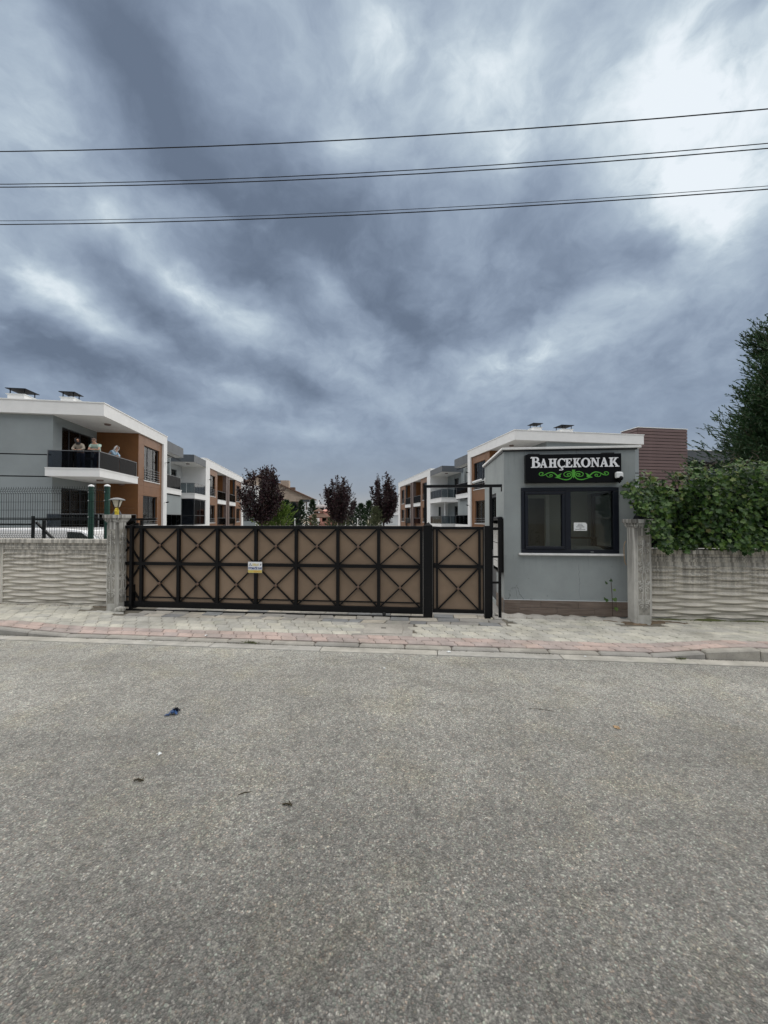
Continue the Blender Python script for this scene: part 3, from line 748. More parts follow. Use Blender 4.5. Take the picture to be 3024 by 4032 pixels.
# lump of rubble at the foot of the left pillar
random.seed(4)
bm = bmesh.new(); bmesh.ops.create_icosphere(bm, subdivisions=3, radius=1)
for v in bm.verts:
    k = 1 + .16 * math.sin(v.co.x * 5 + 1) * math.cos(v.co.y * 6) + random.uniform(-.05, .05)
    v.co = Vector((v.co.x * .08 * k, v.co.y * .065 * k, v.co.z * .055 * k))
me = bpy.data.meshes.new('rubble_lump'); bm.to_mesh(me); bm.free(); me.materials.append(MAT['pillar'])
o = bpy.data.objects.new('rubble_lump', me); COL.objects.link(o); o.location = S(-5.235, 6.24, .125); o.rotation_euler.z = .4
tag(o, 'rounded lump of old mortar at the foot of the left pillar', 'rubble')
ll = rough_strip('mortar_skirt', [(-5.85 + .05 * i, 6.19, .5 + .5 * math.sin(i * .22)) for i in range(16)], .12, .03, 'pillar', 9)
ll.rotation_euler.z = SR; tag(ll, kind='structure')

# ---------------------------------------------------------------- pillar lamps
def pillar_lamp(label, s, n, z, dark):
    t = thing('pillar_lamp', label, 'lamp', S(s, n, z), SR, 'lamps on the gate pillars')
    MB().lathe([(.075, 0), (.072, .012), (.05, .06), (.028, .105), (.022, .135)], 14).build('base', 'anthracite' if not dark else 'sheet_dark', t, smooth=False)
    MB().lathe([(.040, .136), (.052, .165), (.082, .255), (.082, .258)], 12).build('glass_shade', 'lamp_glass' if not dark else 'sheet_dark', t)
    for k in range(4):
        a = math.pi / 4 + math.pi / 2 * k + .3
        MB().bar((.045 * math.cos(a), .045 * math.sin(a), .136), (.088 * math.cos(a), .088 * math.sin(a), .258), .012).build('rib', 'black_steel', t)
    MB().lathe([(.128, .256), (.130, .262), (.10, .280), (.05, .298), (.012, .304)], 18).build('lamp_cap', 'rail_grey', t, smooth=True)
    return t
pillar_lamp('mushroom-capped lantern with cream glass on the left pillar', -5.425, 6.37, 1.7655, False)
pillar_lamp('dark lantern almost lost in the ivy on the right pillar', 3.33, 6.44, 1.6905, True)
yl = MB()
random.seed(2)
vs = [(x * .028 + random.uniform(-.006, .006), .012 * math.sin(z * 2 + x) + random.uniform(-.006, .006), z * .03 + random.uniform(-.004, .004)) for z in range(5) for x in range(3)]
yl.add(vs, [(r * 3 + c, r * 3 + c + 1, r * 3 + c + 4, r * 3 + c + 3) for r in range(4) for c in range(2)])
yl.box(.0, .056, .0, .03, 0, .09)
o = yl.build('yellow_carton', 'yellow'); o.location = S(-5.395, 6.285, 1.766); o.rotation_euler.z = SR + .2
tag(o, 'small crushed yellow carton left on the pillar beside the lantern', 'litter')

# ---------------------------------------------------------------- sliding gate
def brace_cell(t, x0, x1, z0, z1, tw, mat_ros='rosette', rr=.026):
    cx_, cz_ = (x0 + x1) / 2, (z0 + z1) / 2
    for (a, b), dy in ((((x0, z0), (x1, z1)), -.002), (((x0, z1), (x1, z0)), .003)):
        MB().bar((a[0], dy, a[1]), (b[0], dy, b[1]), .022, .024, up=(0, 1, 0)).build('brace', 'black_steel', t)
    MB().lathe([(rr, -.003), (rr, .004), (rr * .7, .009), (rr * .3, .011), (.002, .012)], 12).build('rosette', mat_ros, t)
    o = t.children[-1] if t.children else None
    ros = [c for c in t.children if c.name.startswith('rosette')][-1]
    ros.location = (cx_, -.016, cz_); ros.rotation_euler = (R(90), 0, 0)
gate = thing('sliding_gate', 'long black steel sliding gate with bronze sheets and crossed braces', 'gate', S(0, 6.45, .10), SR)
gp = [-5.46, -5.006, -4.305, -3.584, -2.887, -2.171, -1.448, -.756, -.045]
ZB, ZM, ZT = .075, .80, 1.475
MB().box(-5.48, -.02, -.030, .030, ZT - .055, ZT).build('top_rail', 'black_steel', gate, bevel=.003)
MB().box(-5.48, -.02, -.032, .032, ZB - .045, ZB + .055).build('bottom_rail', 'black_steel', gate, bevel=.003)
MB().box(-5.48, -.02, -.022, .022, ZM - .027, ZM + .027).build('middle_rail', 'black_steel', gate)
for x in gp:
    for a, b in ((ZB + .0555, ZM - .0275), (ZM + .0275, ZT - .0555)):
        MB().box(x - .025, x + .025, -.024, .024, a, b).build('post', 'black_steel', gate)
for i in range(8):
    a, b = gp[i] + .026, gp[i + 1] - .026
    for z0, z1 in ((ZB + .057, ZM - .029), (ZM + .029, ZT - .057)):
        brace_cell(gate, a, b, z0, z1, .022)
        MB().box(a - .024, b + .024, .027, .034, z0 - .02, z1 + .02).build('sheet', 'bronze', gate)
    MB().box(a, b, .010, .024, ZB + .118, ZB + .136).build('kick_bar', 'black_steel', gate)
for x in (-.66,):
    w_ = MB().lathe([(.030, -.012), (.030, -.006), (.022, -.004), (.022, .004), (.030, .006), (.030, .012)], 14).build('wheel', 'rubber', gate)
    w_.location = (x, -.046, .024); w_.rotation_euler = (R(90), 0, 0)
gd = thing('gate_guide', 'black steel guide uprights for the sliding gate against the left pillar', 'gate guide', S(-5.16, 6.40, .10), SR)
MB().box(-.028, .022, -.02, .03, 0, 1.49).build('upright', 'black_steel', gd)
MB().box(-.028, .022, .12, .16, 0, 1.52).build('upright', 'black_steel', gd)
MB().box(-.026, .018, .031, .119, 1.42, 1.47).build('tie_plate', 'black_steel', gd)
MB().box(-.022, .020, .005, .115, .0, .42).build('motor_cover', 'black_steel', gd)
# warning plate on the gate
wp = thing('warning_sign', 'small white and yellow automatic gate warning plate on the sliding gate', 'sign', S(-2.886, 6.412, .861), SR)
MB().box(-.125, .125, 0, .004, -.094, .094).build('plate', 'letter_white', wp)
MB().box(-.124, .124, -.0012, .0002, -.092, -.046).build('yellow_band', 'ink_yellow', wp)
tri = MB().prism([(-.115, .024), (-.055, .024), (-.085, .074)], -.0016, .0002).build('warning_triangle', 'ink', wp)
MB().prism([(-.104, .030), (-.066, .030), (-.085, .062)], -.0024, -.0014).build('triangle_field', 'letter_white', wp)
MB().box(-.087, -.083, -.0032, -.0022, .036, .052).build('exclamation_mark', 'ink', wp)
def text_mesh(name, body, size, mat, parent, loc, width=None, ext=.0008, bold=.0):
    cu = bpy.data.curves.new(name, 'FONT'); cu.body = body; cu.size = size; cu.extrude = ext; cu.align_x = 'CENTER'; cu.offset = bold; cu.resolution_u = 3
    tmp = bpy.data.objects.new(name, cu); COL.objects.link(tmp)
    bpy.context.view_layer.update()
    me = bpy.data.meshes.new_from_object(tmp.evaluated_get(bpy.context.evaluated_depsgraph_get()))
    bpy.data.objects.remove(tmp); bpy.data.curves.remove(cu)
    me.materials.clear(); me.materials.append(MAT[mat])
    o = bpy.data.objects.new(name, me); COL.objects.link(o); o.parent = parent; o.location = loc; o.rotation_euler = (R(90), 0, 0)
    xs_ = [v.co.x for v in me.vertices]
    if width and xs_: o.scale.x = width / (max(xs_) - min(xs_))
    return o
text_mesh('lettering', 'D\u0130KKAT', .054, 'ink_yellow', wp, (.010, -.0016, .026), .115, bold=.0012)
text_mesh('lettering', 'P', .048, 'ink', wp, (.100, -.0016, .027), .020, bold=.001)
text_mesh('lettering', 'OTOMAT\u0130K KAPI', .052, 'ink_blue', wp, (.0, -.0016, -.034), .238, bold=.002)
for k, (x, w) in enumerate(((-.02, .02), (.012, .014), (.036, .010), (.060, .008), (.082, .010))):
    MB().box(x, x + w, -.0022, -.0010, -.084, -.056).build('faded_mark', 'ink_orange', wp)
# ---------------------------------------------------------------- pedestrian gate and portal
pg = thing('pedestrian_gate', 'narrow black steel pedestrian gate with bronze sheets and a handle', 'gate', S(0, 6.43, .10), SR)
PB, PMz, PT = .085, .82, 1.465
MB().box(.135, .960, -.022, .022, PT - .045, PT).build('top_rail', 'black_steel', pg)
MB().box(.135, .960, -.022, .022, PB - .02, PB + .035).build('bottom_rail', 'black_steel', pg)
MB().box(.135, .960, -.020, .020, PMz - .028, PMz + .022).build('middle_rail', 'black_steel', pg)
for x, w in ((.146, .011), (.208, .016), (.891, .018), (.953, .007)):
    for a, b in ((PB + .0355, PMz - .0285), (PMz + .0225, PT - .0455)):
        MB().box(x - w, x + w, -.018, .018, a, b).build('stile', 'black_steel', pg)
for z0, z1 in ((PB + .037, PMz - .030), (PMz + .024, PT - .047)):
    brace_cell(pg, .225, .872, z0, z1, .022, rr=.024)
    MB().box(.150, .950, .022, .028, z0 - .02, z1 + .02).build('sheet', 'bronze', pg)
MB().box(.135, .215, -.070, -.052, .852, .872).box(.150, .168, -.055, -.02, .845, .880).build('handle', 'black_steel', pg)
po = thing('gate_portal', 'tall black steel portal framing the pedestrian gate', 'gate frame', S(0, 6.43, .08), SR)
MB().box(-.018, .133, -.055, .045, 0, 1.505).build('main_post', 'black_steel', po, bevel=.004)
MB().add([(.008, -.065, 1.506), (.128, -.065, 1.506), (.128, .055, 1.506), (.008, .055, 1.506), (.068, -.005, 1.560)], [(0, 3, 2, 1), (0, 1, 4), (1, 2, 4), (2, 3, 4), (3, 0, 4)]).build('post_cap', 'black_steel', po)
MB().box(.000, .042, .047, .087, .0, 2.128).build('portal_post', 'black_steel', po)
MB().box(.0, 1.262, .045, .089, 2.130, 2.176).build('header_bar', 'black_steel', po)
MB().box(1.062, 1.104, .047, .087, 0, 2.128).build('portal_post', 'black_steel', po)
MB().box(.970, 1.0615, -.02, .10, -.02, 1.50).build('side_post', 'black_steel', po)
MB().box(1.1045, 1.235, .050, .085, 1.43, 1.475).build('side_rail', 'black_steel', po)
MB().box(1.1045, 1.215, .050, .085, .98, 1.01).build('side_rail', 'black_steel', po)
MB().box(1.1045, 1.205, .050, .085, .56, .595).build('side_rail', 'black_steel', po)
MB().box(1.20, 1.245, .052, .083, -.02, 1.428).build('side_post', 'black_steel', po)
MB().box(1.247, 1.262, .048, .086, 2.06, 2.1295).build('wall_plate', 'black_steel', po)
# ---------------------------------------------------------------- guardhouse
GX0, GX1, GN = 1.355, 3.470, 6.80
gh = thing('guardhouse', 'small flat-roofed grey-blue guardhouse with a dark-framed window', 'guardhouse', S(0, GN, 0), SR)
WX0, WX1, WZ0, WZ1 = 1.635, 3.204, 1.117, 2.219
GD = 2.10
wl = MB()
panel_wall(wl, lambda a, z, d: (a, d, z), GX0, GX1, .05, 2.84, [(WX0, WX1, WZ0, WZ1)], .14)
panel_wall(wl, lambda a, z, d: (GX0 + d, a, z), .141, GD - .141, .05, 2.84, [(.72, 1.50, .12, 2.18)], .14)
panel_wall(wl, lambda a, z, d: (a, GD - d, z), GX0, GX1, .05, 2.84, [], .14)
panel_wall(wl, lambda a, z, d: (GX1 - d, a, z), .141, GD - .141, .05, 2.84, [(.55, 1.5, 1.12, 2.2)], .14)  # opening for the added side window
wl.build('walls', 'booth', gh)
MB().box(GX0 - .02, GX1 + .03, -.02, GD + .04, 2.8405, 2.862).build('roof_bed', 'anthracite', gh)
MB().box(GX0 - .045, GX1 + .075, -.060, GD + .06, 2.8625, 2.900).build('roof_coping', 'white_marble', gh, bevel=.006)
MB().box(GX0 + .15, GX1 - .15, .15, GD - .15, .06, .09).build('inner_floor', 'interior', gh)
iw = MB()
panel_wall(iw, lambda a, z, d: (a, 1.55 + d, z), GX0 + .141, GX1 - .141, .1, 2.83, [(2.10, 2.50, .11, 2.12)], .08)
iw.build('partition', 'interior', gh)
MB().box(2.03, 2.098, 1.52, 1.64, .1, 2.19).box(2.5025, 2.57, 1.52, 1.64, .1, 2.19).box(2.03, 2.57, 1.52, 1.64, 2.191, 2.25).build('inner_door_frame', 'white_marble', gh)
MB().box(1.52, 2.02, 1.46, 1.545, 1.20, 1.225).box(1.52, 2.02, 1.46, 1.545, 1.62, 1.64).build('shelf', 'anthracite', gh)
# window: fixed frame, opening sash on the left, fixed light on the right
wf = MB()
y0, y1 = -.018, .075
wf.box(WX0, WX1, y0, y1, WZ0, WZ0 + .060).box(WX0, WX1, y0, y1, WZ1 - .062, WZ1)
for a, b in ((WX0, WX0 + .058), (2.350, 2.442), (WX1 - .088, WX1)): wf.box(a, b, y0, y1, WZ0 + .0605, WZ1 - .0625)
win = wf.build('window', 'anthracite', gh, bevel=.006)
sf = MB(); a, b, c, d = WX0 + .061, 2.347, WZ0 + .063, WZ1 - .065
sf.box(a, b, -.034, .05, c, c + .052).box(a, b, -.034, .05, d - .052, d).box(a, a + .052, -.034, .05, c + .0525, d - .0525).box(b - .052, b, -.034, .05, c + .0525, d - .0525)
sf.build('sash', 'anthracite', win, bevel=.010)
MB().box(a + .05, b - .05, .004, .010, c + .05, d - .05).build('pane', 'booth_glass', win)
MB().box(2.441, WX1 - .086, .020, .026, WZ0 + .058, WZ1 - .060).build('pane', 'booth_glass', win)
MB().box(2.75, 2.80, -.0195, -.0182, WZ0 + .018, WZ0 + .036).build('maker_badge', 'rail_grey', win)
MB().box(WX0 - .045, WX1 + .058, -.075, .10, WZ0 - .034, WZ0 - .001).build('window_sill', 'white_marble', gh, bevel=.007)
# plinth of wood-look tiles, two staggered courses on the front, two on the side
for row, (z0, z1) in enumerate(((.075, .200), (.204, .322))):
    x = GX0 - .010 - (.0 if row else .34)
    while x < GX1:
        a, b = max(x, GX0 - .010), min(x + .60, GX1 + .012)
        if b - a > .02: MB().box(a + .001, b - .001, -.013, -.001, z0, z1).build('tile', 'woodtile', gh, bevel=.002)
        x += .602
    y = -.012
    while y < .70:
        b = min(y + .60, .70)
        MB().box(GX0 - .012, GX0 - .001, y + .0, b - .002, z0, z1).build('tile', 'woodtile', gh)
        y += .602
MB().bar((GX0 - .012, -.013, .076), (GX0 - .012, -.013, .324), .010).build('corner_trim', 'rail_grey', gh)
MB().box(GX0 - .011, GX1 + .012, -.014, -.0005, .3225, .330).build('plinth_trim', 'pale_plaster', gh)
MB().box(GX1 - .09, GX1 - .03, .55, .61, 1.12, 2.2).box(GX1 - .09, GX1 - .03, 1.44, 1.5, 1.12, 2.2).box(GX1 - .09, GX1 - .03, .611, 1.439, 1.12, 1.18).box(GX1 - .09, GX1 - .03, .611, 1.439, 2.14, 2.2).build('side_window', 'anthracite', gh)  # unseen window, added to let light into the interior
MB().box(GX1 - .064, GX1 - .058, .611, 1.439, 1.181, 2.139).build('pane', 'booth_glass', [c for c in gh.children if c.name.startswith('side_window')][0])
# side door with glazing and a steel-fronted letter cabinet on the side wall
dr = MB()
dr.box(GX0 + .03, GX0 + .09, .72, .775, .12, 2.18).box(GX0 + .03, GX0 + .09, 1.445, 1.50, .12, 2.18).box(GX0 + .03, GX0 + .09, .7755, 1.4445, 2.12, 2.18).box(GX0 + .03, GX0 + .09, .7755, 1.4445, .12, .20).box(GX0 + .03, GX0 + .09, .7755, 1.4445, 1.0, 1.07)
dd = dr.build('door', 'anthracite', gh)
MB().box(GX0 + .055, GX0 + .061, .776, 1.444, 1.071, 2.119).build('door_pane', 'booth_glass', dd)
MB().box(GX0 + .04, GX0 + .08, .776, 1.444, .201, .999).build('door_panel', 'anthracite', dd)
MB().bar((GX0 + .01, .80, .9), (GX0 + .01, .80, 1.25), .02).build('handle', 'chrome', dd)
cb = thing('letter_cabinet', 'narrow black cabinet with polished steel letterboxes on the guardhouse side wall', 'letterbox', S(1.345, 6.85, .77), SR)
MB().box(-.085, .006, .0, .42, .0, .025).box(-.085, .006, .0, .42, .895, .92).box(-.004, .006, .0, .42, .0255, .8945).box(-.085, -.0045, .0, .012, .0255, .8945).box(-.085, -.0045, .408, .42, .0255, .8945).build('case', 'black_steel', cb)
for z0, z1 in ((.085, .195), (.20, .505), (.515, .84)):
    MB().box(-.092, -.0865, -.002, .40, z0, z1).build('steel_door', 'chrome', cb)
MB().chamfer_box(-.088, .0, .004, .416, .9205, .96, .015).build('hood', 'sheet_dark', cb)
cw = thing('guard_seat', 'grey padded seat inside the guardhouse, low behind the right window pane', 'seat', S(2.98, 7.55, .091), SR)
MB().chamfer_box(-.30, .28, -.22, .25, .86, 1.09, .07).build('cushion', 'cushion', cw, smooth=True)
MB().chamfer_box(-.30, .28, -.25, .27, .72, .855, .03).build('seat_base', 'sheet_dark', cw)
MB().bar((-.36, .24, 1.24), (.3, .24, 1.24), .03).bar((-.34, .24, .0), (-.34, .24, 1.24), .03).bar((.27, .24, .0), (.27, .24, 1.24), .03).bar((-.28, -.2, 0), (-.28, -.2, .72), .03).bar((.26, -.2, 0), (.26, -.2, .72), .03).build('frame', 'black_steel', cw)
nb = thing('window_notice', 'white paper notice with a cut corner stuck inside the guardhouse window', 'notice', S(2.605, 6.8195, 1.562), SR)
MB().prism([(-.106, -.068), (.106, -.068), (.106, .042), (.080, .069), (-.106, .069)], -.0022, -.0008).build('sheet', 'paper', nb)
for k, (z, w) in enumerate(((.042, .075), (.018, .090), (-.004, .130), (-.024, .03), (-.044, .165))):
    x = -w / 2
    random.seed(40 + k)
    while x < w / 2 - .006:
        ww = random.uniform(.008, .022)
        MB().box(x, min(w / 2, x + ww), -.0032, -.0021, z - .005, z + .005).build('print_line', 'ink', nb); x += ww + .004
# ---------------------------------------------------------------- name board
SX0, SX1, SZ0, SZ1 = 1.690, 3.198, 2.290, 2.764
sb = thing('name_board', 'black illuminated-style name board reading BAH\u00c7EKONAK with green scrollwork', 'sign', S(0, GN, 0), SR)
MB().box(SX0, SX1, -.125, -.012, SZ0, SZ1).build('box', 'sign_black', sb, bevel=.006)
for a in (1.735, 2.915): MB().box(a, a + .185, -.10, -.001, SZ1 + .0015, SZ1 + .018).build('bracket', 'black_steel', sb)
for a in (1.80, 3.02): MB().box(a, a + .05, -.0115, -.0005, SZ0 + .1, SZ1 - .06).build('spacer', 'black_steel', sb)
FY = -.1252
def glyph(ch, ox, oz, wx, hz):
    """serif capitals cut from sheet: every stroke is a plate, each a hair prouder than the last"""
    mb = MB(); st = [0]
    def P(poly):
        st[0] += 1; mb.prism([(ox + x * wx, oz + z * hz) for x, z in poly], FY + .0003, FY - .012 - .0004 * st[0])
    def B(a, b, c, d): P([(a, c), (b, c), (b, d), (a, d)])
    def ser(a, b, c, d, top):   # bracketed serif
        m = (a + b) / 2
        if top: P([(a, 1), (a, 1 - c), (m - d, 1 - c * 1.9), (m + d, 1 - c * 1.9), (b, 1 - c), (b, 1)])
        else: P([(a, 0), (b, 0), (b, c), (m + d, c * 1.9), (m - d, c * 1.9), (a, c)])
    def arc(cx_, cy_, ro, ri, a0, a1, n=22):
        st[0] += 1; b = len(mb.v); y_ = FY - .012 - .0004 * st[0]
        for i in range(n + 1):
            a = R(lerp(a0, a1, i / n))
            for rx, ry in (ro, ri):
                for yy in (FY + .0003, y_): mb.v.append((ox + (cx_ + rx * math.cos(a)) * wx, yy, oz + (cy_ + ry * math.sin(a)) * hz))
        for i in range(n):
            k = b + 4 * i; mb.f += [(k, k + 4, k + 6, k + 2), (k + 1, k + 3, k + 7, k + 5), (k, k + 1, k + 5, k + 4), (k + 2, k + 6, k + 7, k + 3)]
        k = b + 4 * n; mb.f += [(b, b + 2, b + 3, b + 1), (k, k + 1, k + 3, k + 2)]
    if ch == 'H':
        B(.13, .38, 0, 1); B(.62, .87, 0, 1); B(.3, .7, .44, .58)
        for a, b in ((.0, .48), (.52, 1.0)): ser(a, b, .075, .14, True); ser(a, b, .075, .14, False)
    elif ch == 'A':
        P([(.08, 0), (.24, 0), (.52, .82), (.46, 1)]); P([(.40, 1), (.60, 1), (.98, 0), (.66, 0)]); B(.24, .76, .27, .38); B(-.02, .36, 0, .075); B(.58, 1.04, 0, .075)
    elif ch == 'E':
        B(.14, .44, 0, 1); ser(0, .5, .075, .17, True); ser(0, .5, .075, .17, False)
        P([(.3, 1), (.3, .89), (.74, .89), (.82, .70), (.90, .70), (.90, 1)]); P([(.3, .45), (.56, .45), (.60, .34), (.68, .34), (.68, .68), (.60, .68), (.56, .57), (.3, .57)])
        P([(.3, 0), (.96, 0), (1.0, .30), (.90, .30), (.78, .12), (.3, .12)])
    elif ch == 'K':
        B(.12, .36, 0, 1); ser(0, .48, .075, .15, True); ser(0, .48, .075, .15, False)
        P([(.34, .42), (.64, .98), (.86, .98), (.46, .38)]); P([(.40, .54), (.60, .60), (1.02, .02), (.74, .02)]); B(.54, .96, .925, 1); B(.64, 1.06, 0, .075)
    elif ch == 'N':
        B(.14, .26, 0, 1); B(.76, .88, 0, 1); P([(.10, 1), (.38, 1), (.90, 0), (.74, 0)]); B(-.02, .3, .925, 1); B(.02, .40, 0, .075); B(.62, 1.02, .925, 1)
    elif ch == 'O':
        arc(.5, .5, (.50, .53), (.25, .40), 0, 360, 32)
    elif ch == '\u00c7':
        arc(.56, .5, (.56, .53), (.28, .40), 52, 308, 26); P([(.78, .86), (.92, 1.0), (1.0, 1.0), (.98, .66), (.90, .66), (.80, .82)]); P([(.80, .10), (.94, .02), (1.02, .22), (.94, .26)])
        P([(.46, .0), (.62, .0), (.58, -.12), (.44, -.12)]); arc(.54, -.20, (.22, .12), (.08, .04), 100, -100, 10); P([(.22, -.32), (.54, -.32), (.54, -.24), (.24, -.24)])
    elif ch == 'B':
        B(.13, .40, 0, 1); B(0, .48, .92, 1); B(0, .48, 0, .08); P([(.3, .89), (.52, .89), (.52, 1), (.3, 1)]); P([(.3, .50), (.58, .50), (.58, .60), (.3, .60)]); P([(.3, 0), (.58, 0), (.58, .11), (.3, .11)])
        arc(.50, .75, (.34, .25), (.12, .15), -90, 90, 14); arc(.54, .28, (.46, .285), (.19, .175), -90, 90, 14); P([(.0, 1), (-.05, .86), (.04, .86), (.2, .92)])
    return mb
def zx(x): return SX0 + (x - 310) * 1.326e-3
def zy(y): return SZ1 - (y - 160) * 1.42e-3
for ch, a, b, top, bot in (('B', 370, 486, 190, 317), ('A', 476, 566, 212, 317), ('H', 582, 684, 213, 317), ('\u00c7', 690, 782, 213, 317), ('E', 780, 868, 212, 317), ('K', 874, 968, 211, 316), ('O', 970, 1082, 211, 316), ('N', 1082, 1190, 210, 315), ('A', 1192, 1290, 208, 315), ('K', 1298, 1412, 208, 315)):
    o = glyph(ch, zx(a), zy(bot), (zx(b) - zx(a)), zy(top) - zy(bot)).build('letter', 'letter_white', sb)
    tag(o, 'white raised letter ' + ch)
def sp(x, y, f):
    x = x if f > 0 else 1354 - x
    return (zx(430 + x * .6667), zy(61.4 + y * .6667))
def smooth_pts(p, it=2):
    for _ in range(it):
        qd = [p[0]]
        for i in range(len(p) - 1):
            a, b = Vector(p[i]), Vector(p[i + 1]); qd += [tuple(a * .75 + b * .25), tuple(a * .25 + b * .75)]
        p = qd + [p[-1]]
    return p
def wsp(p, w0, w1, w2): return [lerp(w0, w1, i / (len(p) - 1) * 2) if i < len(p) / 2 else lerp(w1, w2, i / (len(p) - 1) * 2 - 1) for i in range(len(p))]
for f in (1, -1):
    for k, (pts, w) in enumerate((
        ([(105, 505), (128, 496), (132, 474), (98, 462), (60, 478), (60, 512), (105, 527), (165, 507), (220, 476), (285, 464), (340, 484), (390, 530)], (.016, .011, .020)),
        ([(192, 506), (205, 543), (252, 550), (300, 535), (296, 508), (262, 503), (248, 520), (262, 532)], (.008, .011, .016)),
        ([(372, 555), (440, 576), (520, 600), (595, 594), (645, 560), (664, 505), (660, 450)], (.010, .015, .018)),
        ([(652, 520), (650, 470), (590, 452), (522, 470), (498, 505), (525, 540), (590, 545), (630, 522), (624, 493), (588, 486), (560, 504), (572, 522), (595, 518)], (.012, .013, .014)))):
        p = smooth_pts([sp(x, y, f) for x, y in pts]); o = MB().ribbon(p, wsp(p, *w), FY + .0003, FY - .006 - .0003 * k - (.00015 if f < 0 else 0)).build('scroll', 'scroll_green', sb)
    o = MB().prism([sp(x, y, f) for x, y in ((468, 484), (430, 496), (395, 520), (372, 545), (335, 560), (388, 568), (436, 556), (448, 540), (438, 522))], FY + .0003, FY - .0085 - (.0002 if f < 0 else 0)).build('leaf_scroll', 'scroll_green', sb)
MB().prism([sp(x, y, 1) for x, y in ((648, 425), (706, 425), (694, 470), (692, 540), (678, 575), (664, 540), (660, 470))], FY + .0003, FY - .0095).build('centre_stem', 'scroll_green', sb)
# ---------------------------------------------------------------- cameras
def dome_camera(label, s, n, z, rz):
    t = thing('security_camera', label, 'security camera', S(s, n, z), SR + rz, None)
    MB().chamfer_box(-.055, .055, -.085, .0, -.045, .055, .018).build('housing', 'white_cap', t, bevel=.006)
    MB().sphere((.008, -.062, -.050), .042, 12, 8).build('lens_ball', 'sign_black', t, smooth=True)
    MB().tube([(.012, -.03, -.05), (.014, -.028, -.13)], .010, 6).build('cable_tail', 'black_steel', t)
    return t
dome_camera('white camera with a black ball lens at the corner of the name board', 3.135, 6.674, 2.40, .1)
def bullet_camera(label, s, n, z, rz, dn):
    t = thing('security_camera', label, 'security camera', S(s, n, z), SR + rz)
    MB().tube([(0, 0, 0), (.09, 0, -.02), (.10, 0, -.02)], .014, 8).build('arm', 'white_cap', t)
    bdy = MB().tube([(.07, .03, .0), (.26, -.06, -.055)], [.030, .030], 12).build('housing', 'white_cap', t)
    MB().tube([(.2605, -.0602, -.0552), (.264, -.062, -.056)], .026, 12).build('lens', 'sign_black', t)
    MB().box(-.012, .0, -.04, .04, -.05, .05).build('wall_plate', 'white_cap', t)
    return t
bullet_camera('white bullet camera at the upper left corner of the guardhouse', 1.350, 8.86, 2.56, math.pi, 0)
# loose cable hanging by the right pillar
o = MB().tube(smooth_pts([(3.19, 6.55, 1.34), (3.165, 6.55, 1.28), (3.16, 6.55, 1.20), (3.165, 6.55, 1.08), (3.175, 6.55, 1.0), (3.195, 6.55, .96)], 2), .005, 6).build('loose_cable', 'dry_leaf')
o.rotation_euler.z = SR
tag(o, 'thin loose brown cable looping out beside the right pillar', 'cable')

# ---------------------------------------------------------------- mesh fence on the left wall
mf = thing('mesh_fence', 'dark green welded wire fence standing on the left boundary wall', 'fence', S(-11.9, 6.70, 1.316), SR)
prof = [(0, .0), (.0, .012), (-.030, .045), (.0, .09), (.0, .17), (0, .80), (-.032, .855), (0, .905), (-.004, .985)]
prof = [(0, -.0), (0, .02), (-.032, .055), (0, .09), (0, .86), (-.034, .905), (0, .95), (0, .99)]
vw = MB(); x = .02
while x < 6.0:
    vw.tube([(x, y, z) for y, z in prof], .0033, 5, False); x += .0515
w = vw.build('vertical_wires', 'wire', mf, recalc=False); tag(w, kind='stuff')
for z, y in ((.02, -.005), (.055, -.036), (.09, -.005), (.27, -.005), (.40, -.005), (.545, -.005), (.70, -.005), (.86, -.005), (.905, -.038), (.95, -.005)):
    MB().tube([(0, y, z), (6.02, y, z)], .0034, 5).build('cross_wire', 'wire', mf)
for x in (.6, 3.1, 5.615, 5.945):
    p = MB().lathe([(.046, -.0), (.046, .985)], 16, x, .055).build('fence_post', 'green_post', mf, smooth=False)
    MB().lathe([(.052, .986), (.052, 1.0), (.035, 1.018), (.004, 1.03)], 16, x, .055).build('post_cap', 'white_cap', p)
    for z in (.16, .41, .72, .88):
        MB().sphere((x - .012, .006, z), .011, 8, 5).build('bolt', 'zinc', p)
# black steel frame standing behind the wall (tail of the sliding gate)
bf = thing('gate_tail_frame', 'black steel triangular frame standing behind the left wall', 'steel frame', S(-8.02, 7.2, .06), SR)
MB().box(.0, .055, -.015, .015, 0, 1.69).build('upright', 'black_steel', bf)
MB().box(.25, .305, -.015, .015, 0, 1.60).build('upright', 'black_steel', bf)
MB().box(-.044, 2.62, -.018, .018, 1.602, 1.645).build('top_bar', 'black_steel', bf).location.x = .101
MB().bar((.10, .0, 1.56), (.98, .0, .80), .036).build('diagonal_brace', 'black_steel', bf)
MB().box(2.4, 2.45, -.016, .016, 0, 1.60).build('upright', 'black_steel', bf)
tagw = MB().box(-3.2, -.02, -.012, .012, 1.50, 1.535).build('thin_rail', 'black_steel', bf)

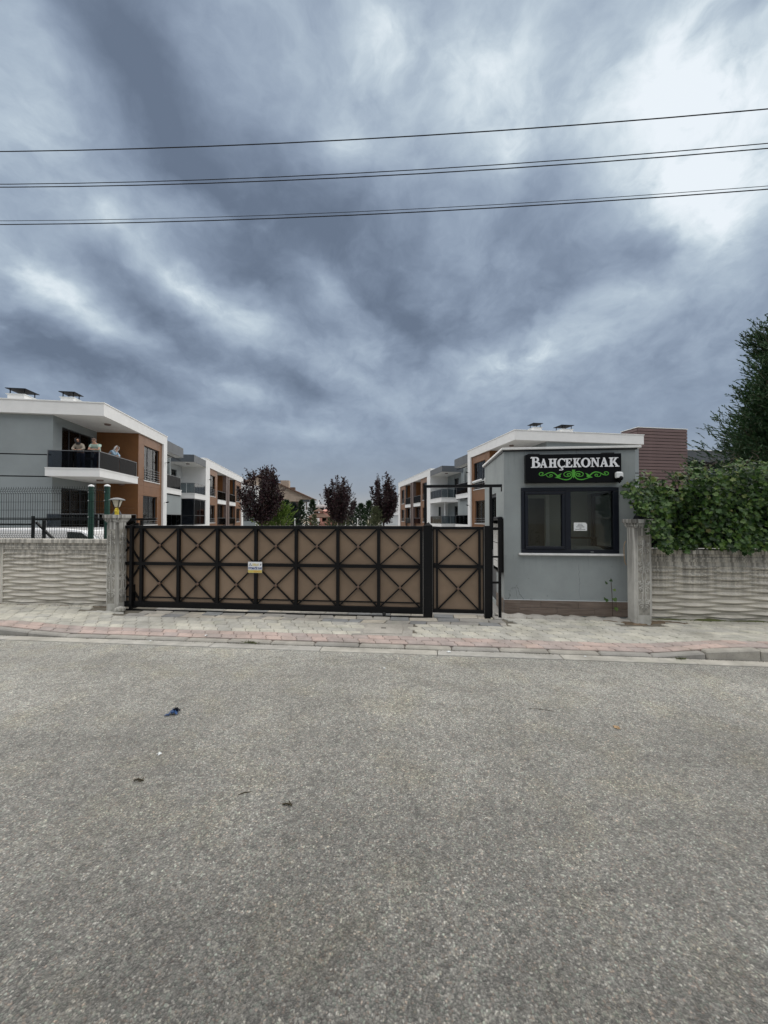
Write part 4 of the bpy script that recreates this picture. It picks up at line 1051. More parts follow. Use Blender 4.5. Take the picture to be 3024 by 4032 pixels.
# ---------------------------------------------------------------- parked van behind the left wall
vn = thing('parked_van', 'white panel van parked behind the fence on the left', 'van', S(-11.6, 8.60, .05), SR)
prof = [(0, .35), (.03, 1.10), (.12, 1.33), (.30, 1.40), (2.9, 1.405), (3.35, 1.36), (4.05, .98), (4.55, .88), (4.66, .62), (4.66, .33), (4.2, .26), (.1, .26)]
MB().prism(prof, .0, 1.62, 'xz').build('body', 'car_white', vn, bevel=.05)
MB().prism([(2.98, .98), (2.98, 1.325), (3.34, 1.315), (3.86, .98)], -.006, .001).build('side_window', 'car_glass', vn)
MB().add([(3.42, .10, 1.33), (3.42, 1.52, 1.33), (4.03, 1.50, 1.003), (4.03, .12, 1.003)], [(0, 1, 2, 3)]).build('windscreen', 'car_glass', vn).location.z = .012
for x in (.85, 3.75):
    for y in (.0, 1.62):
        w_ = MB().lathe([(.30, -.09), (.32, -.06), (.32, .06), (.30, .09)], 18).build('wheel', 'rubber', vn); w_.location = (x, y + (.08 if y < 1 else -.08), .27); w_.rotation_euler.x = R(90)
        r_ = MB().lathe([(.19, -.095), (.18, -.10), (.03, -.098)], 12).build('rim', 'zinc', w_)

# ---------------------------------------------------------------- houses
PHI = R(9.4)
AR, AD = Vector((math.cos(PHI), math.sin(PHI), 0)), Vector((-math.sin(PHI), math.cos(PHI), 0))
L0, R0 = Vector((-14.62, 20.18, 0)), Vector((8.89, 26.31, 0))
class House:
    """local frame: x = sg*u (u away from the lane), y = depth along the lane, z up"""
    def __init__(s, label, side, dshift=0.0, z0=0.0):
        s.sg = -1 if side == 'L' else 1
        O = (L0 if side == 'L' else R0) + AD * dshift
        s.t = thing('apartment_house', label, 'house', O + Vector((0, 0, z0)), PHI, 'white and brown apartment houses inside the compound')
    def box(s, mb, u0, u1, d0, d1, z0, z1): return mb.box(s.sg * u0, s.sg * u1, d0, d1, z0, z1)
    def part(s, name, mat, *boxes, parent=None, bevel=0):
        mb = MB()
        for b in boxes: s.box(mb, *b)
        return mb.build(name, mat, parent or s.t, bevel=bevel)
    def alley_wall(s, name, mat, u, d0, d1, z0, z1, holes, th=.22):
        mb = MB(); panel_wall(mb, lambda a, z, q_: (s.sg * (u + q_), a, z), d0, d1, z0, z1, holes, th); return mb.build(name, mat, s.t)
    def street_wall(s, name, mat, d, u0, u1, z0, z1, holes, th=.22):
        mb = MB(); panel_wall(mb, lambda a, z, q_: (s.sg * a, d + q_, z), u0, u1, z0, z1, holes, th); return mb.build(name, mat, s.t)
    def curtain(s, win, along, pos, a0, a1, z0, z1, mat, seed=0):
        """hanging folds; along 'd' in a lane-facing window, 'u' in a street-facing one"""
        mb = MB(); n = max(6, int((a1 - a0) / .06)); rnd = random.Random(seed)
        vs = []
        for z in (z0, z1):
            for i in range(n + 1):
                a = lerp(a0, a1, i / n); w = .035 * math.sin(i * 1.9 + seed) + rnd.uniform(-.008, .008)
                vs.append((s.sg * (pos + w), a, z) if along == 'd' else (s.sg * a, pos + w, z))
        mb.add(vs, [(i, i + 1, n + 2 + i, n + 1 + i) for i in range(n)]); return mb.build('curtain', mat, win, smooth=True)
    def window_d(s, u, d0, d1, z0, z1, mull=(.5,), cur=(), bars=0, sill=True, gl='glass'):
        f = MB(); w = .055; a, b = u + .10, u + .16
        s.box(f, a, b, d0, d1, z0, z0 + w); s.box(f, a, b, d0, d1, z1 - w, z1)
        for e in (d0, d1 - w): s.box(f, a, b, e, e + w, z0 + w + .0005, z1 - w - .0005)
        for k in mull: m = lerp(d0, d1, k); s.box(f, a + .002, b - .002, m - .035, m + .035, z0 + w + .0005, z1 - w - .0005)
        win = f.build('window', 'dark_frame', s.t)
        s.part('pane', gl, (u + .125, u + .133, d0 + w, d1 - w, z0 + w, z1 - w), parent=win)
        for i, (p, q_, m) in enumerate(cur): s.curtain(win, 'd', u + .32, lerp(d0, d1, p), lerp(d0, d1, q_), z0 + .02, z1 - .03, m, seed=int(d0 * 7 + z0 * 3 + i))
        if sill: s.part('sill', 'white_plaster', (u - .07, u + .099, d0 - .06, d1 + .06, z0 - .05, z0 - .002), parent=win)
        if bars:
            for k in range(bars):
                z = z0 + .10 + k * .165
                MB().tube([(s.sg * (u + .06), d0 - .02, z), (s.sg * (u - .07), d0 - .02, z), (s.sg * (u - .07), d1 + .02, z), (s.sg * (u + .06), d1 + .02, z)], .017, 6).build('guard_bar', 'rail_grey', win)
        return win
    def window_u(s, d, u0, u1, z0, z1, mull=(.5,), cur=(), gl='glass'):
        f = MB(); w = .055; a, b = d + .10, d + .16
        s.box(f, u0, u1, a, b, z0, z0 + w); s.box(f, u0, u1, a, b, z1 - w, z1)
        for e in (u0, u1 - w): s.box(f, e, e + w, a, b, z0 + w + .0005, z1 - w - .0005)
        for k in mull: m = lerp(u0, u1, k); s.box(f, m - .03, m + .03, a + .002, b - .002, z0 + w + .0005, z1 - w - .0005)
        win = f.build('window', 'dark_frame', s.t)
        s.part('pane', gl, (u0 + w, u1 - w, d + .125, d + .133, z0 + w, z1 - w), parent=win)
        for i, (p, q_, m) in enumerate(cur): s.curtain(win, 'u', d + .32, lerp(u0, u1, p), lerp(u0, u1, q_), z0 + .02, z1 - .03, m, seed=int(u0 * 7 + z0 + i))
        return win
    def clad_d(s, u, d0, d1, z0, z1, holes, mat='brown_clad'):
        """cladding panels on a lane-facing face, each a sheet with an open joint round it"""
        As = sorted({d0, d1} | {h[0] for h in holes} | {h[1] for h in holes}); Zs = sorted({z0, z1, (z0 + z1) / 2 + .28} | {h[2] for h in holes} | {h[3] for h in holes})
        for i in range(len(As) - 1):
            for j in range(len(Zs) - 1):
                m, k = (As[i] + As[i + 1]) / 2, (Zs[j] + Zs[j + 1]) / 2
                if any(h[0] < m < h[1] and h[2] < k < h[3] for h in holes) or Zs[j + 1] - Zs[j] < .03: continue
                s.part('cladding_panel', mat, (u, u + .10, As[i] + .004, As[i + 1] - .004, Zs[j] + .004, Zs[j + 1] - .004))
        s.alley_wall('backing_wall', 'dark_fascia', u + .101, d0, d1, z0, z1, holes, .14)
    def clad_u(s, d, u0, u1, z0, z1, rows, mat='brown_clad'):
        for j in range(rows):
            a, b = lerp(z0, z1, j / rows), lerp(z0, z1, (j + 1) / rows)
            s.part('cladding_panel', mat, (u0, u1, d, d + .12, a + .004, b - .004))
    def rail_glass(s, pts, z0, z1, gl='smoked', n=(2, 3), top=True):
        """glass balustrade following points (u, d): panes between posts under a handrail"""
        r = MB()
        for (u, d) in pts: s.box(r, u - .018, u + .018, d - .018, d + .018, z0, z1 - .02)
        for (a, b) in zip(pts, pts[1:]): r.bar((s.sg * a[0], a[1], z1), (s.sg * b[0], b[1], z1), .045, .035)
        rail = r.build('balustrade', 'rail_grey', s.t)
        for (a, b), k in zip(zip(pts, pts[1:]), n):
            for i in range(k):
                p = Vector((lerp(a[0], b[0], i / k), lerp(a[1], b[1], i / k), 0)); q_ = Vector((lerp(a[0], b[0], (i + 1) / k), lerp(a[1], b[1], (i + 1) / k), 0)); e = (q_ - p).normalized() * .02
                p, q_ = p + e, q_ - e
                MB().bar((s.sg * p.x, p.y, (z0 + z1) / 2), (s.sg * q_.x, q_.y, (z0 + z1) / 2), .010, z1 - z0 - .035).build('glass_panel', gl, rail)
        return rail
    def slab(s, name, u0, u1, d0, d1, z0, z1, mat='white_plaster'):
        o = s.part(name, mat, (u0, u1, d0, d1, z0, z1 - .05))
        s.part('edge_trim', mat, (u0 - .03, u1, d0 - .03, d1 + .03, z1 - .0495, z1), parent=o); return o
    def ceiling_lamp(s, u, d, z):
        o = MB().lathe([(.13, -.075), (.15, -.07), (.17, -.02), (.17, 0)], 14).build('ceiling_lamp', 'brown_grey', s.t); o.location = (s.sg * u, d, z)
    def wall_cam(s, u, d, z):
        MB().box(s.sg * u, s.sg * (u - .14), d, d + .05, z, z + .05).build('wall_camera', 'white_cap', s.t)
        MB().tube([(s.sg * (u - .14), d + .02, z + .01), (s.sg * (u - .30), d - .10, z + .04)], .05, 8).build('camera_head', 'sheet_dark', s.t)
    def chimney(s, u0, u1, d0, d1, zt, slope):
        z0 = 7.70
        c = s.part('chimney', 'white_plaster', (u0, u1, d0, d1, z0, zt))
        s.part('chimney_rim', 'pale_plaster', (u0 - .05, u1 + .05, d0 - .05, d1 + .05, zt + .0005, zt + .04), parent=c)
        f = MB()
        for u in (u0 + .06, u1 - .06):
            for d in (d0 + .1, d1 - .1): s.box(f, u - .018, u + .018, d - .018, d + .018, zt + .0405, zt + .30)
        f.build('cap_legs', 'sheet_dark', c)
        a, b = s.sg * (u0 - .08), s.sg * (u1 + .08)
        MB().box(a, b, d0 - .06, d1 + .06, zt + .301, zt + .33).build('chimney_cap', 'sheet_dark', c)

CW = 'curtain'; BL = 'blind'
def near_house(label, side, cur_seed):
    h = House(label, side); W_ = 10.0
    zt, zf, z1, z1b, zg = 7.70, 7.05, 4.27, 3.84, 1.12
    # roof slab with its deep white fascia
    h.part('roof', 'white_plaster', (0, W_, 0, 8.55, zf, zt))
    h.part('roof_trim', 'white_plaster', (-.035, W_ + .03, -.035, 8.58, zt + .0005, zt + .055))
    h.chimney(1.96, 2.58, .95, 1.65, 8.18, 1) if side == 'L' else h.chimney(1.95, 2.55, .9, 1.6, 8.16, 1)
    h.chimney(4.22, 5.00, .85, 1.8, 8.20, 1) if side == 'L' else h.chimney(4.15, 5.0, .9, 1.8, 8.12, 1)
    # grey street front in bands parted by dark grooves
    zs = [0.0, 1.64, 1.70, 3.83, 3.89, 4.96, 5.02, zf - .003]
    for a, b in ((0, 1), (2, 3), (4, 5), (6, 7)): h.part('front_wall', 'grey_plaster', (2.5, W_ - .2, .25, .50, zs[a], zs[b]))
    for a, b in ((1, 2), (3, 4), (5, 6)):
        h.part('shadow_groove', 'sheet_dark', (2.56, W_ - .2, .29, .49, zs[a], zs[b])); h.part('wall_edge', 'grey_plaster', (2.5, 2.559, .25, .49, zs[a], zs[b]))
    dg = (.98, 3.85)
    h.alley_wall('balcony_wall', 'grey_plaster', 2.502, .501, 4.25, 0, zf - .003, [(dg[0], dg[1], z1 + .02, 6.62), (dg[0], dg[1], zg + .02, 3.36)])
    h.window_d(2.502, dg[0], dg[1], z1 + .02, 6.62, (.27, .62), ((.02, .2, BL),), sill=False)
    h.window_d(2.502, dg[0], dg[1], zg + .02, 3.36, (.33, .66), ((.0, .36, CW), (.40, .68, CW), (.72, .98, BL)), sill=False)
    # brown corner block
    h.clad_u(4.25, .121, 2.50, 0, zf - .003, 3)
    wu = (5.05, 7.45, 4.18, 6.45); wg = (4.95, 7.12, 1.28, 3.18)
    h.clad_d(.121, 4.372, 7.90, 0, zf - .003, [wu, wg])
    h.window_d(.14, *wu, mull=(.34, .72), cur=((.02, .30, BL), (.66, .98, CW)), bars=5)
    h.window_d(.14, *wg, mull=(.55,), cur=((.0, .34, CW), (.42, .72, CW), (.8, 1.0, CW)), bars=3)
    h.part('corner_pier', 'white_plaster', (0.0, .95, 7.90, 8.549, 0, zf - .003))
    h.wall_cam(-.001, 8.2, 5.75); h.wall_cam(-.001, 8.1, 2.85)
    # corner balcony, upper and lower
    for (zb, zz_, rt) in ((z1b, z1, 5.15), (.72, zg, 1.93)):
        h.slab('balcony_slab', .0, 2.49 if zb > 1 else 2.49, -.32, 3.92, zb, zz_)
        h.rail_glass([(2.42, -.24), (.07, -.24), (.07, 3.86)], zz_ + .01, rt, 'smoked', (2, 2))
    h.ceiling_lamp(.75, 1.9, zf - .001); h.ceiling_lamp(.9, 1.5, z1b - .001)
    h.ceiling_lamp(1.0, 4.1, z1b - .001)
    # rest of the shell
    h.alley_wall('far_side_wall', 'grey_plaster', W_ - .201, .501, 13.2, 0, zf - .003, [], .2)
    h.street_wall('rear_wall', 'grey_plaster', 13.0, 1.4, W_ - .21, 0, zf - .003, [], .2)
    h.part('floor_slab', 'interior', (2.72, W_ - .22, .51, 12.9, 3.6, 3.80), (.36, 2.70, 4.40, 7.88, 3.6, 3.8))
    h.part('inner_wall', 'interior', (4.9, 5.0, .6, 12.8, 0, 3.59), (4.9, 5.0, .6, 12.8, 3.81, zf - .01))
    # recessed grey part with its side balcony
    h.alley_wall('recess_wall', 'grey_plaster' , 1.25, 8.56, 12.0, 0, 6.68, [])
    h.part('recess_screen', 'grey_plaster', (.10, .22, 8.56, 11.9, 1.15, 3.60)) if side == 'L' else h.part('recess_screen', 'grey_plaster', (.35, .5, 8.56, 12.0, 1.15, 3.5))
    h.part('recess_roof', 'white_plaster', (.03, W_ - .2, 8.56, 11.97, 6.69, 7.44))
    for i in range(3):
        a = lerp(8.56, 12.0, i / 3); h.part('fascia_panel', 'dark_fascia', (-.001, .028, a + .004, a + 1.142, 6.68, 7.47))
    h.part('fascia_panel', 'dark_fascia', (.0285, 1.6, 11.972, 12.0, 6.68, 7.47))
    h.slab('balcony_slab', .0, 1.24, 8.56, 11.62, 3.58, 4.0)
    h.rail_glass([(.05, 8.62), (.05, 11.5), (1.2, 11.5)], 4.01, 4.98, 'smoked', (3, 1))
    h.rail_glass([(.05, 8.62), (.05, 11.7)], 1.16, 2.0, 'smoked', (3,))
    h.part('awning_rod', 'sheet_dark', (.06, .11, 8.6, 11.6, 6.40, 6.46), (.06, .11, 8.6, 11.6, 3.50, 3.56))
    h.part('ground_slab', 'white_plaster', (0, 1.24, 8.56, 11.8, .9, 1.15))
    h.street_wall('stair_wall', 'pale_plaster', 11.99, 1.6, W_ - .21, 0, 7.1, [])
    h.alley_wall('stair_hall', 'grey_plaster', 2.6, 12.22, 13.2, 0, 7.1, [(12.35, 12.95, 1.1, 3.2), (12.35, 12.95, 4.2, 6.2)])
    return h
def far_block(label, side, d0, seed, recess=True, light=False):
    """second house: recess with corner balcony towards us, then the framed white and brown front"""
    h = House(label, side, d0); W_ = 10.0; zt, zf = 7.65, 6.88
    rb = -3.7 if side == 'L' else -4.6
    if recess:
        h.part('recess_roof', 'white_plaster', (.03, W_ - .3, rb + .03, -.003, 6.79, 7.38))
        h.part('soffit', 'white_plaster', (.03, 2.3, rb + .03, -.003, 6.76, 6.789))
        n = 3
        for i in range(n):
            a, b = lerp(rb, -.003, i / n), lerp(rb, -.003, (i + 1) / n); h.part('fascia_panel', 'dark_fascia', (-.001, .028, a + .004, b - .004, 6.76, 7.42))
        for i in range(2): h.part('fascia_panel', 'dark_fascia', (.029 + 1.3 * i, 1.325 + 1.3 * i, rb, rb + .028, 6.76, 7.42))
        h.ceiling_lamp(.9, rb + 1.2, 6.759)
        wm = 'pale_plaster'
        h.alley_wall('balcony_wall', wm if side == 'L' else 'grey_plaster', 2.2, rb + .05, -.003, 0, 6.755, [(rb + .9, rb + 2.3, 4.02, 6.25), (rb + .9, rb + 2.3, 1.12, 3.1)])
        h.window_d(2.2, rb + .9, rb + 2.3, 4.02, 6.25, (.45,), ((.0, .42, BL), (.5, .98, CW)), sill=False)
        h.window_d(2.2, rb + .9, rb + 2.3, 1.12, 3.1, (.45,), ((.05, .42, CW), (.5, .98, CW)), sill=False)
        h.street_wall('recess_front', 'grey_plaster', rb + .051, 2.42, W_ - .3, 0, 6.755, [])
        h.slab('balcony_slab', .0, 2.19, rb + .30, -.004, 3.5, 3.98)
        h.rail_glass([(2.1, rb + .38), (.06, rb + .38), (.06, -.06)], 3.99, 4.90, 'smoked_clear', (3, 4))
        h.part('ground_slab', 'white_plaster', (0, 2.19, rb + .30, -.004, .8, 1.1))
        if side == 'L':      # ground floor balcony closed in with dark glass
            f = MB()
            for z in (1.12, 1.95, 3.40): h.box(f, .06, .12, rb + .4, -.05, z, z + .06); h.box(f, .121, 2.15, rb + .4, rb + .46, z, z + .06)
            for u, d in ((.06, rb + .4), (.06, -.11), (1.1, rb + .4), (2.09, rb + .4), (.06, rb + 2.1)): h.box(f, u + .002, u + .058, d + .002, d + .058, 1.181, 3.399)
            en = f.build('glazed_enclosure', 'dark_frame', h.t)
            for a, b in ((rb + .47, rb + 2.09), (rb + 2.17, -.12)):
                h.part('pane', 'smoked', (.085, .093, a, b, 2.01, 3.40), parent=en); h.part('pane', 'smoked', (.085, .093, a, b, 1.18, 1.95), parent=en)
            for a, b in ((.13, 1.09), (1.17, 2.08)):
                h.part('pane', 'smoked', (a, b, rb + .425, rb + .433, 2.01, 3.40), parent=en); h.part('pane', 'smoked', (a, b, rb + .425, rb + .433, 1.18, 1.95), parent=en)
        else:
            h.rail_glass([(2.1, rb + .38), (.06, rb + .38), (.06, -.06)], 1.11, 1.95, 'smoked_clear', (2, 4))
            h.part('slit_window', 'dark_frame', (1.05, 1.30, -.0115, -.0035, 1.3, 3.1))
            h.part('downpipe', 'white_cap', (.55, .66, rb + .9, rb + 1.0, .2, 3.49))
        # white flank facing us
        h.street_wall('flank_wall', 'white_plaster', .0, .401, 2.42, 0, zf - .003, [])
    else:
        h.street_wall('flank_wall', 'grey_plaster', .0, .401, W_ - .3, 0, zf - .003, [(.8, 2.6, 1.2, 3.1), (.8, 2.6, 4.1, 6.2)])
        h.window_u(.0, .8, 2.6, 1.2, 3.1, (.5,), ((.0, .4, CW), (.6, 1.0, CW))); h.window_u(.0, .8, 2.6, 4.1, 6.2, (.5,), ((.0, .4, CW),))
    h.part('roof', 'white_plaster', (0, W_, .0, 19.1, zf, zt))
    h.part('roof_trim', 'white_plaster', (-.03, W_ + .03, -.03, 19.13, zt + .0005, zt + .05))
    c = h.part('chimney', 'brown_grey', (1.6, 2.6, 8.0, 9.0, zt, zt + .62)); h.part('chimney_cap', 'sheet_dark', (1.5, 2.7, 7.9, 9.1, zt + .70, zt + .74), (1.62, 1.70, 8.1, 8.2, zt + .62, zt + .70), (2.5, 2.58, 8.1, 8.2, zt + .62, zt + .70), parent=c)
    h.part('end_pier', 'white_plaster', (0, .40, .0, 1.45, 0, zf - .003))
    a, b, c_, d, e, f_ = 1.455, 4.9, 8.72, 10.3, 14.2, 17.9
    wu, wg = (1.80, 4.0, 4.05, 6.25), (1.75, 3.9, 1.25, 3.1)
    h.clad_d(.12, a, b, 0, zf - .003, [wu, wg])
    h.window_d(.14, *wu, mull=(.5,), cur=((.0, .25, CW), (.62, 1.0, BL)), bars=5); h.window_d(.14, *wg, mull=(.5,), cur=((.0, .4, CW), (.6, 1.0, CW)), bars=3)
    h.part('mid_pier', 'brown_grey', (.02, .45, c_ + .0, c_ + .52, 0, zf - .003), (.12, .45, c_ + .521, d - .521, 0, zf - .003), (.02, .45, d - .52, d, 0, zf - .003))
    wu, wg = (e + .7, f_ - .8, 4.05, 6.25), (e + .7, f_ - .8, 1.25, 3.1)
    h.clad_d(.12, e, f_, 0, zf - .003, [wu, wg])
    h.window_d(.14, *wu, mull=(.5,), cur=((.0, .5, CW),), bars=5); h.window_d(.14, *wg, mull=(.5,), cur=((.0, .4, CW),), bars=3)
    for k, (p, q_) in enumerate(((b, c_), (d, e))):
        h.slab('loggia_slab', .06, 1.9, p + .004, q_ - .004, 3.36, 3.82)
        h.part('loggia_side', 'brown_clad', (.30, 1.9, p + .001, p + .08, 3.83, zf - .004)); h.part('loggia_side', 'brown_clad', (.46, 1.9, q_ - .08, q_ - .001, 3.83, zf - .004))
        h.alley_wall('loggia_back', 'dark_fascia', 1.9, p, q_, 3.83, zf - .003, [(p + .5, q_ - .4, 3.9, 6.2)])
        h.window_d(1.9, p + .5, q_ - .4, 3.9, 6.2, (.5,), ((.0, .3, CW), (.5, .8, BL)), sill=False)
        h.rail_glass([(.12, p + .06), (.12, q_ - .06)], 3.83, 4.78, 'smoked', (3,))
        h.alley_wall('ground_wall', 'brown_clad', .35, p, q_, 0, 3.355, [(p + .15, q_ - .15, 1.15, 3.30)])
        h.window_d(.35, p + .15, q_ - .15, 1.15, 3.30, (.33, .66), ((.02, .32, CW), (.35, .66, CW), (.70, .97, CW)), sill=False)
        h.rail_glass([(.10, p + .06), (.10, q_ - .06)], 1.0, 1.75, 'smoked', (3,))
    h.part('end_pier', 'white_plaster', (0, .40, f_ + .004, 19.1, 0, zf - .003))
    h.wall_cam(-.001, .8, 5.6)
    h.alley_wall('far_side_wall', 'grey_plaster', W_ - .301, .23, 18.8, 0, zf - .003, [], .2)
    h.street_wall('rear_wall', 'grey_plaster', 18.88, .401, W_ - .31, 0, zf - .003, [], .2)
    h.part('floor_slab', 'interior', (2.2, W_ - .35, .3, 18.8, 3.55, 3.75))
    h.part('inner_wall', 'interior', (4.5, 4.6, .3, 18.8, 0, 3.54), (4.5, 4.6, .3, 18.8, 3.76, zf - .01))
    return h
HL = near_house('near left apartment house with three people on its corner balcony', 'L', 1)
HR = near_house('near right apartment house rising behind the guardhouse roof', 'R', 2)
far_block('further left apartment house with dark glazed ground balcony, beside the big plum tree', 'L', 18.45, 3)
far_block('further right apartment house with white flank and glass balcony, left of the portal', 'R', 20.5, 4)
far_block('farthest left apartment house, mostly behind the plum tree trunk', 'L', 51.0, 5, recess=False)
# white fittings on the right house front
t = MB(); t.box(9.30, 9.62, .20, .248, 3.85, 4.0).box(9.28, 9.50, .21, .248, 3.55, 3.72); t.build('wall_fitting', 'white_cap', HR.t)
# garden gadget: meter rail on the right house front
MB().box(9.2, 9.79, .235, .249, 3.28, 3.33).build('rail', 'sheet_dark', HR.t)

# ---------------------------------------------------------------- people on the balcony
def skin_mesh(name, nodes, edges, mat, root=0, sub=2):
    me = bpy.data.meshes.new(name); me.from_pydata([n[0] for n in nodes], edges, [])
    o = bpy.data.objects.new(name, me); COL.objects.link(o)
    o.modifiers.new('skin', 'SKIN').use_smooth_shade = True
    sv = me.skin_vertices[0].data if me.skin_vertices else None
    if sv is None:
        o.data.update(); bpy.context.view_layer.update(); sv = me.skin_vertices[0].data
    for i, n in enumerate(nodes):
        r = n[1]; sv[i].radius = (r, r) if not isinstance(r, tuple) else r; sv[i].use_root = (i == root)
    sd = o.modifiers.new('sub', 'SUBSURF'); sd.levels = sub; sd.render_levels = sub
    bpy.context.view_layer.update()
    m2_ = bpy.data.meshes.new_from_object(o.evaluated_get(bpy.context.evaluated_depsgraph_get()))
    bpy.data.objects.remove(o); bpy.data.meshes.remove(me)
    m2_.name = name; m2_.materials.clear(); m2_.materials.append(MAT[mat]) ; return m2_
def person(label, loc, rz, P, shirt, trousers, hair, sleeves=.5, scarf=None, glasses=False, group='people on the upper balcony'):
    """P: joints in the figure's own frame (x right, y the way it faces, z up, feet at 0)"""
    t = thing('person', label, 'person', loc, rz, group)
    nodes, edges, ix = [], [], {}
    def nd(k, p, r, par=None):
        ix[k] = len(nodes); nodes.append((Vector(p), r))
        if par is not None: edges.append((ix[par], ix[k]))
    hip, chest, neck, head = [Vector(P[k]) for k in ('hip', 'chest', 'neck', 'head')]
    nd('hip', hip, (.155, .115)); nd('waist', (hip * .55 + chest * .45), (.14, .10), 'hip'); nd('chest', chest, (.165, .11), 'waist'); nd('neckb', neck, .058, 'chest')
    hd = (head - neck).normalized()
    nd('headl', head - hd * .075, .068, 'neckb'); nd('headm', head, .088, 'headl'); nd('headt', head + hd * .075, .070, 'headm')
    fw = Vector(P['look']).normalized()
    nd('nose', head + fw * .112 - hd * .01, .014, 'headm')
    for s_ in ('l', 'r'):
        sh, el, wr, hn = [Vector(P[s_ + k]) for k in ('sh', 'el', 'wr', 'hn')]
        nd(s_ + 'sh', sh, .062, 'chest'); nd(s_ + 'el', el, .042, s_ + 'sh'); nd(s_ + 'wr', wr, .028, s_ + 'el')
        nd(s_ + 'pm', wr.lerp(hn, .45), .036, s_ + 'wr')
        d = (hn - wr).normalized(); sd = d.cross(Vector((0, 0, 1))); sd = sd.normalized() if sd.length > .1 else Vector((1, 0, 0))
        for k, (o_, ln) in enumerate(((-.030, .075), (-.010, .088), (.010, .084), (.030, .066))):
            nd('%sf%d' % (s_, k), wr.lerp(hn, .8) + sd * o_, .010, s_ + 'pm'); nd('%sg%d' % (s_, k), wr.lerp(hn, .8) + sd * o_ * 1.1 + d * ln - Vector((0, 0, .018)), .008, '%sf%d' % (s_, k))
        nd(s_ + 't', wr.lerp(hn, .55) + sd * .055 + Vector((0, 0, .012)), .011, s_ + 'pm')
        kn, an, to = [Vector(P[s_ + k]) for k in ('kn', 'an', 'to')]
        nd(s_ + 'th', hip + Vector(((-.09 if s_ == 'l' else .09), 0, -.06)), .09, 'hip'); nd(s_ + 'kn', kn, .058, s_ + 'th'); nd(s_ + 'an', an, .042, s_ + 'kn'); nd(s_ + 'to', to, .04, s_ + 'an')
    def place(me, name):
        o = bpy.data.objects.new(name, me); COL.objects.link(o); o.parent = t; return o
    place(skin_mesh('body', nodes, edges, 'skin'), 'body')
    # shirt and trousers follow the same joints, a little fuller
    n2 = [(hip + Vector((0, 0, -.03)), (.172, .135)), ((hip * .55 + chest * .45), (.165, .125)), (chest, (.188, .132)), (neck.lerp(chest, .35), (.10, .085))]
    e2 = [(0, 1), (1, 2), (2, 3)]
    for s_ in ('l', 'r'):
        sh, el, wr = [Vector(P[s_ + k]) for k in ('sh', 'el', 'wr')]
        k = len(n2); n2 += [(sh, .078), (sh.lerp(el, .6 if sleeves < .6 else 1.0), .070)]; e2 += [(2, k), (k, k + 1)]
        if sleeves > .6: n2.append((el.lerp(wr, .85), .045)); e2.append((k + 1, k + 2))
    place(skin_mesh('top', n2, e2, shirt), 'top')
    n3 = [(hip + Vector((0, 0, .03)), (.165, .128)), (hip, (.17, .13))]; e3 = [(0, 1)]
    for s_ in ('l', 'r'):
        kn, an = Vector(P[s_ + 'kn']), Vector(P[s_ + 'an']); k = len(n3)
        n3 += [(hip + Vector(((-.095 if s_ == 'l' else .095), 0, -.10)), .10), (kn, .074), (an, .064), (Vector(P[s_ + 'to']), .052)]; e3 += [(1, k), (k, k + 1), (k + 1, k + 2), (k + 2, k + 3)]
    place(skin_mesh('trousers', n3, e3, trousers), 'trousers')
    rt = fw.cross(hd).normalized(); up = rt.cross(fw).normalized()
    F = Matrix((rt, fw, up)).transposed().to_4x4(); F.translation = head
    def hp(mb, name, mat, smooth=True):
        mb.v = [tuple(F @ Vector(p)) for p in mb.v]; return mb.build(name, mat, t, smooth=smooth)
    for sx in (-.034, .034): hp(MB().sphere((sx, .084, .018), .014, 8, 6), 'eye', 'eye')
    hp(MB().sphere((0, .086, -.055), .012, 8, 5, (2.2, .7, .5)), 'mouth', 'lips')
    for sx in (-.090, .090): hp(MB().sphere((sx, .0, .0), .026, 8, 6, (.45, .8, 1.2)), 'ear', 'skin')
    if scarf:
        mb = MB(); vs = []; n = 14; m = 9
        for i in range(m + 1):
            ph = math.pi * .80 * i / m
            for k in range(n + 1):
                a = lerp(-142, 142, k / n) ; a = R(a + 180 + 90)
                rr = .118 * math.sin(max(.05, ph)) + (.02 if i > 6 else 0)
                vs.append((rr * math.cos(a), rr * 1.12 * math.sin(a) - .005, .125 * math.cos(ph) + .012 - (.05 * (i - 7) if i > 7 else 0)))
        mb.add(vs, [(i * (n + 1) + k, i * (n + 1) + k + 1, (i + 1) * (n + 1) + k + 1, (i + 1) * (n + 1) + k) for i in range(m) for k in range(n)])
        hp(mb, 'headscarf', scarf)
        mb = MB().tube([tuple(F @ Vector((0, -.005, -.10))), tuple(neck), tuple(neck.lerp(chest, .45))], [.075, .088, .125], 12); mb.build('scarf_drape', scarf, t, smooth=True)
    else:
        mb = MB().sphere((0, -.016, .030), .100, 14, 10, (1.0, 1.02, 1.0)); keep = [i for i, f in enumerate(mb.f) if sum(mb.v[j][2] for j in f) / len(f) > (.035 if sum(mb.v[j][1] for j in f) / len(f) > .0 else -.05)]
        mb.f = [mb.f[i] for i in keep]; hp(mb, 'hair', hair)
    if glasses:
        mb = MB()
        for sx in (-.034, .034): mb.tube([(sx + .026 * math.cos(a), .102, .018 + .020 * math.sin(a)) for a in [2 * math.pi * i / 10 for i in range(11)]], .0035, 5)
        mb.tube([(-.06, .10, .022), (-.092, .0, .02)], .0035, 5).tube([(.06, .10, .022), (.092, .0, .02)], .0035, 5).tube([(-.010, .103, .02), (.010, .103, .02)], .0035, 5)
        hp(mb, 'glasses', 'sign_black')
    return t
def hpos(u, d, z): return L0 + AR * (-u) + AD * d + Vector((0, 0, z))
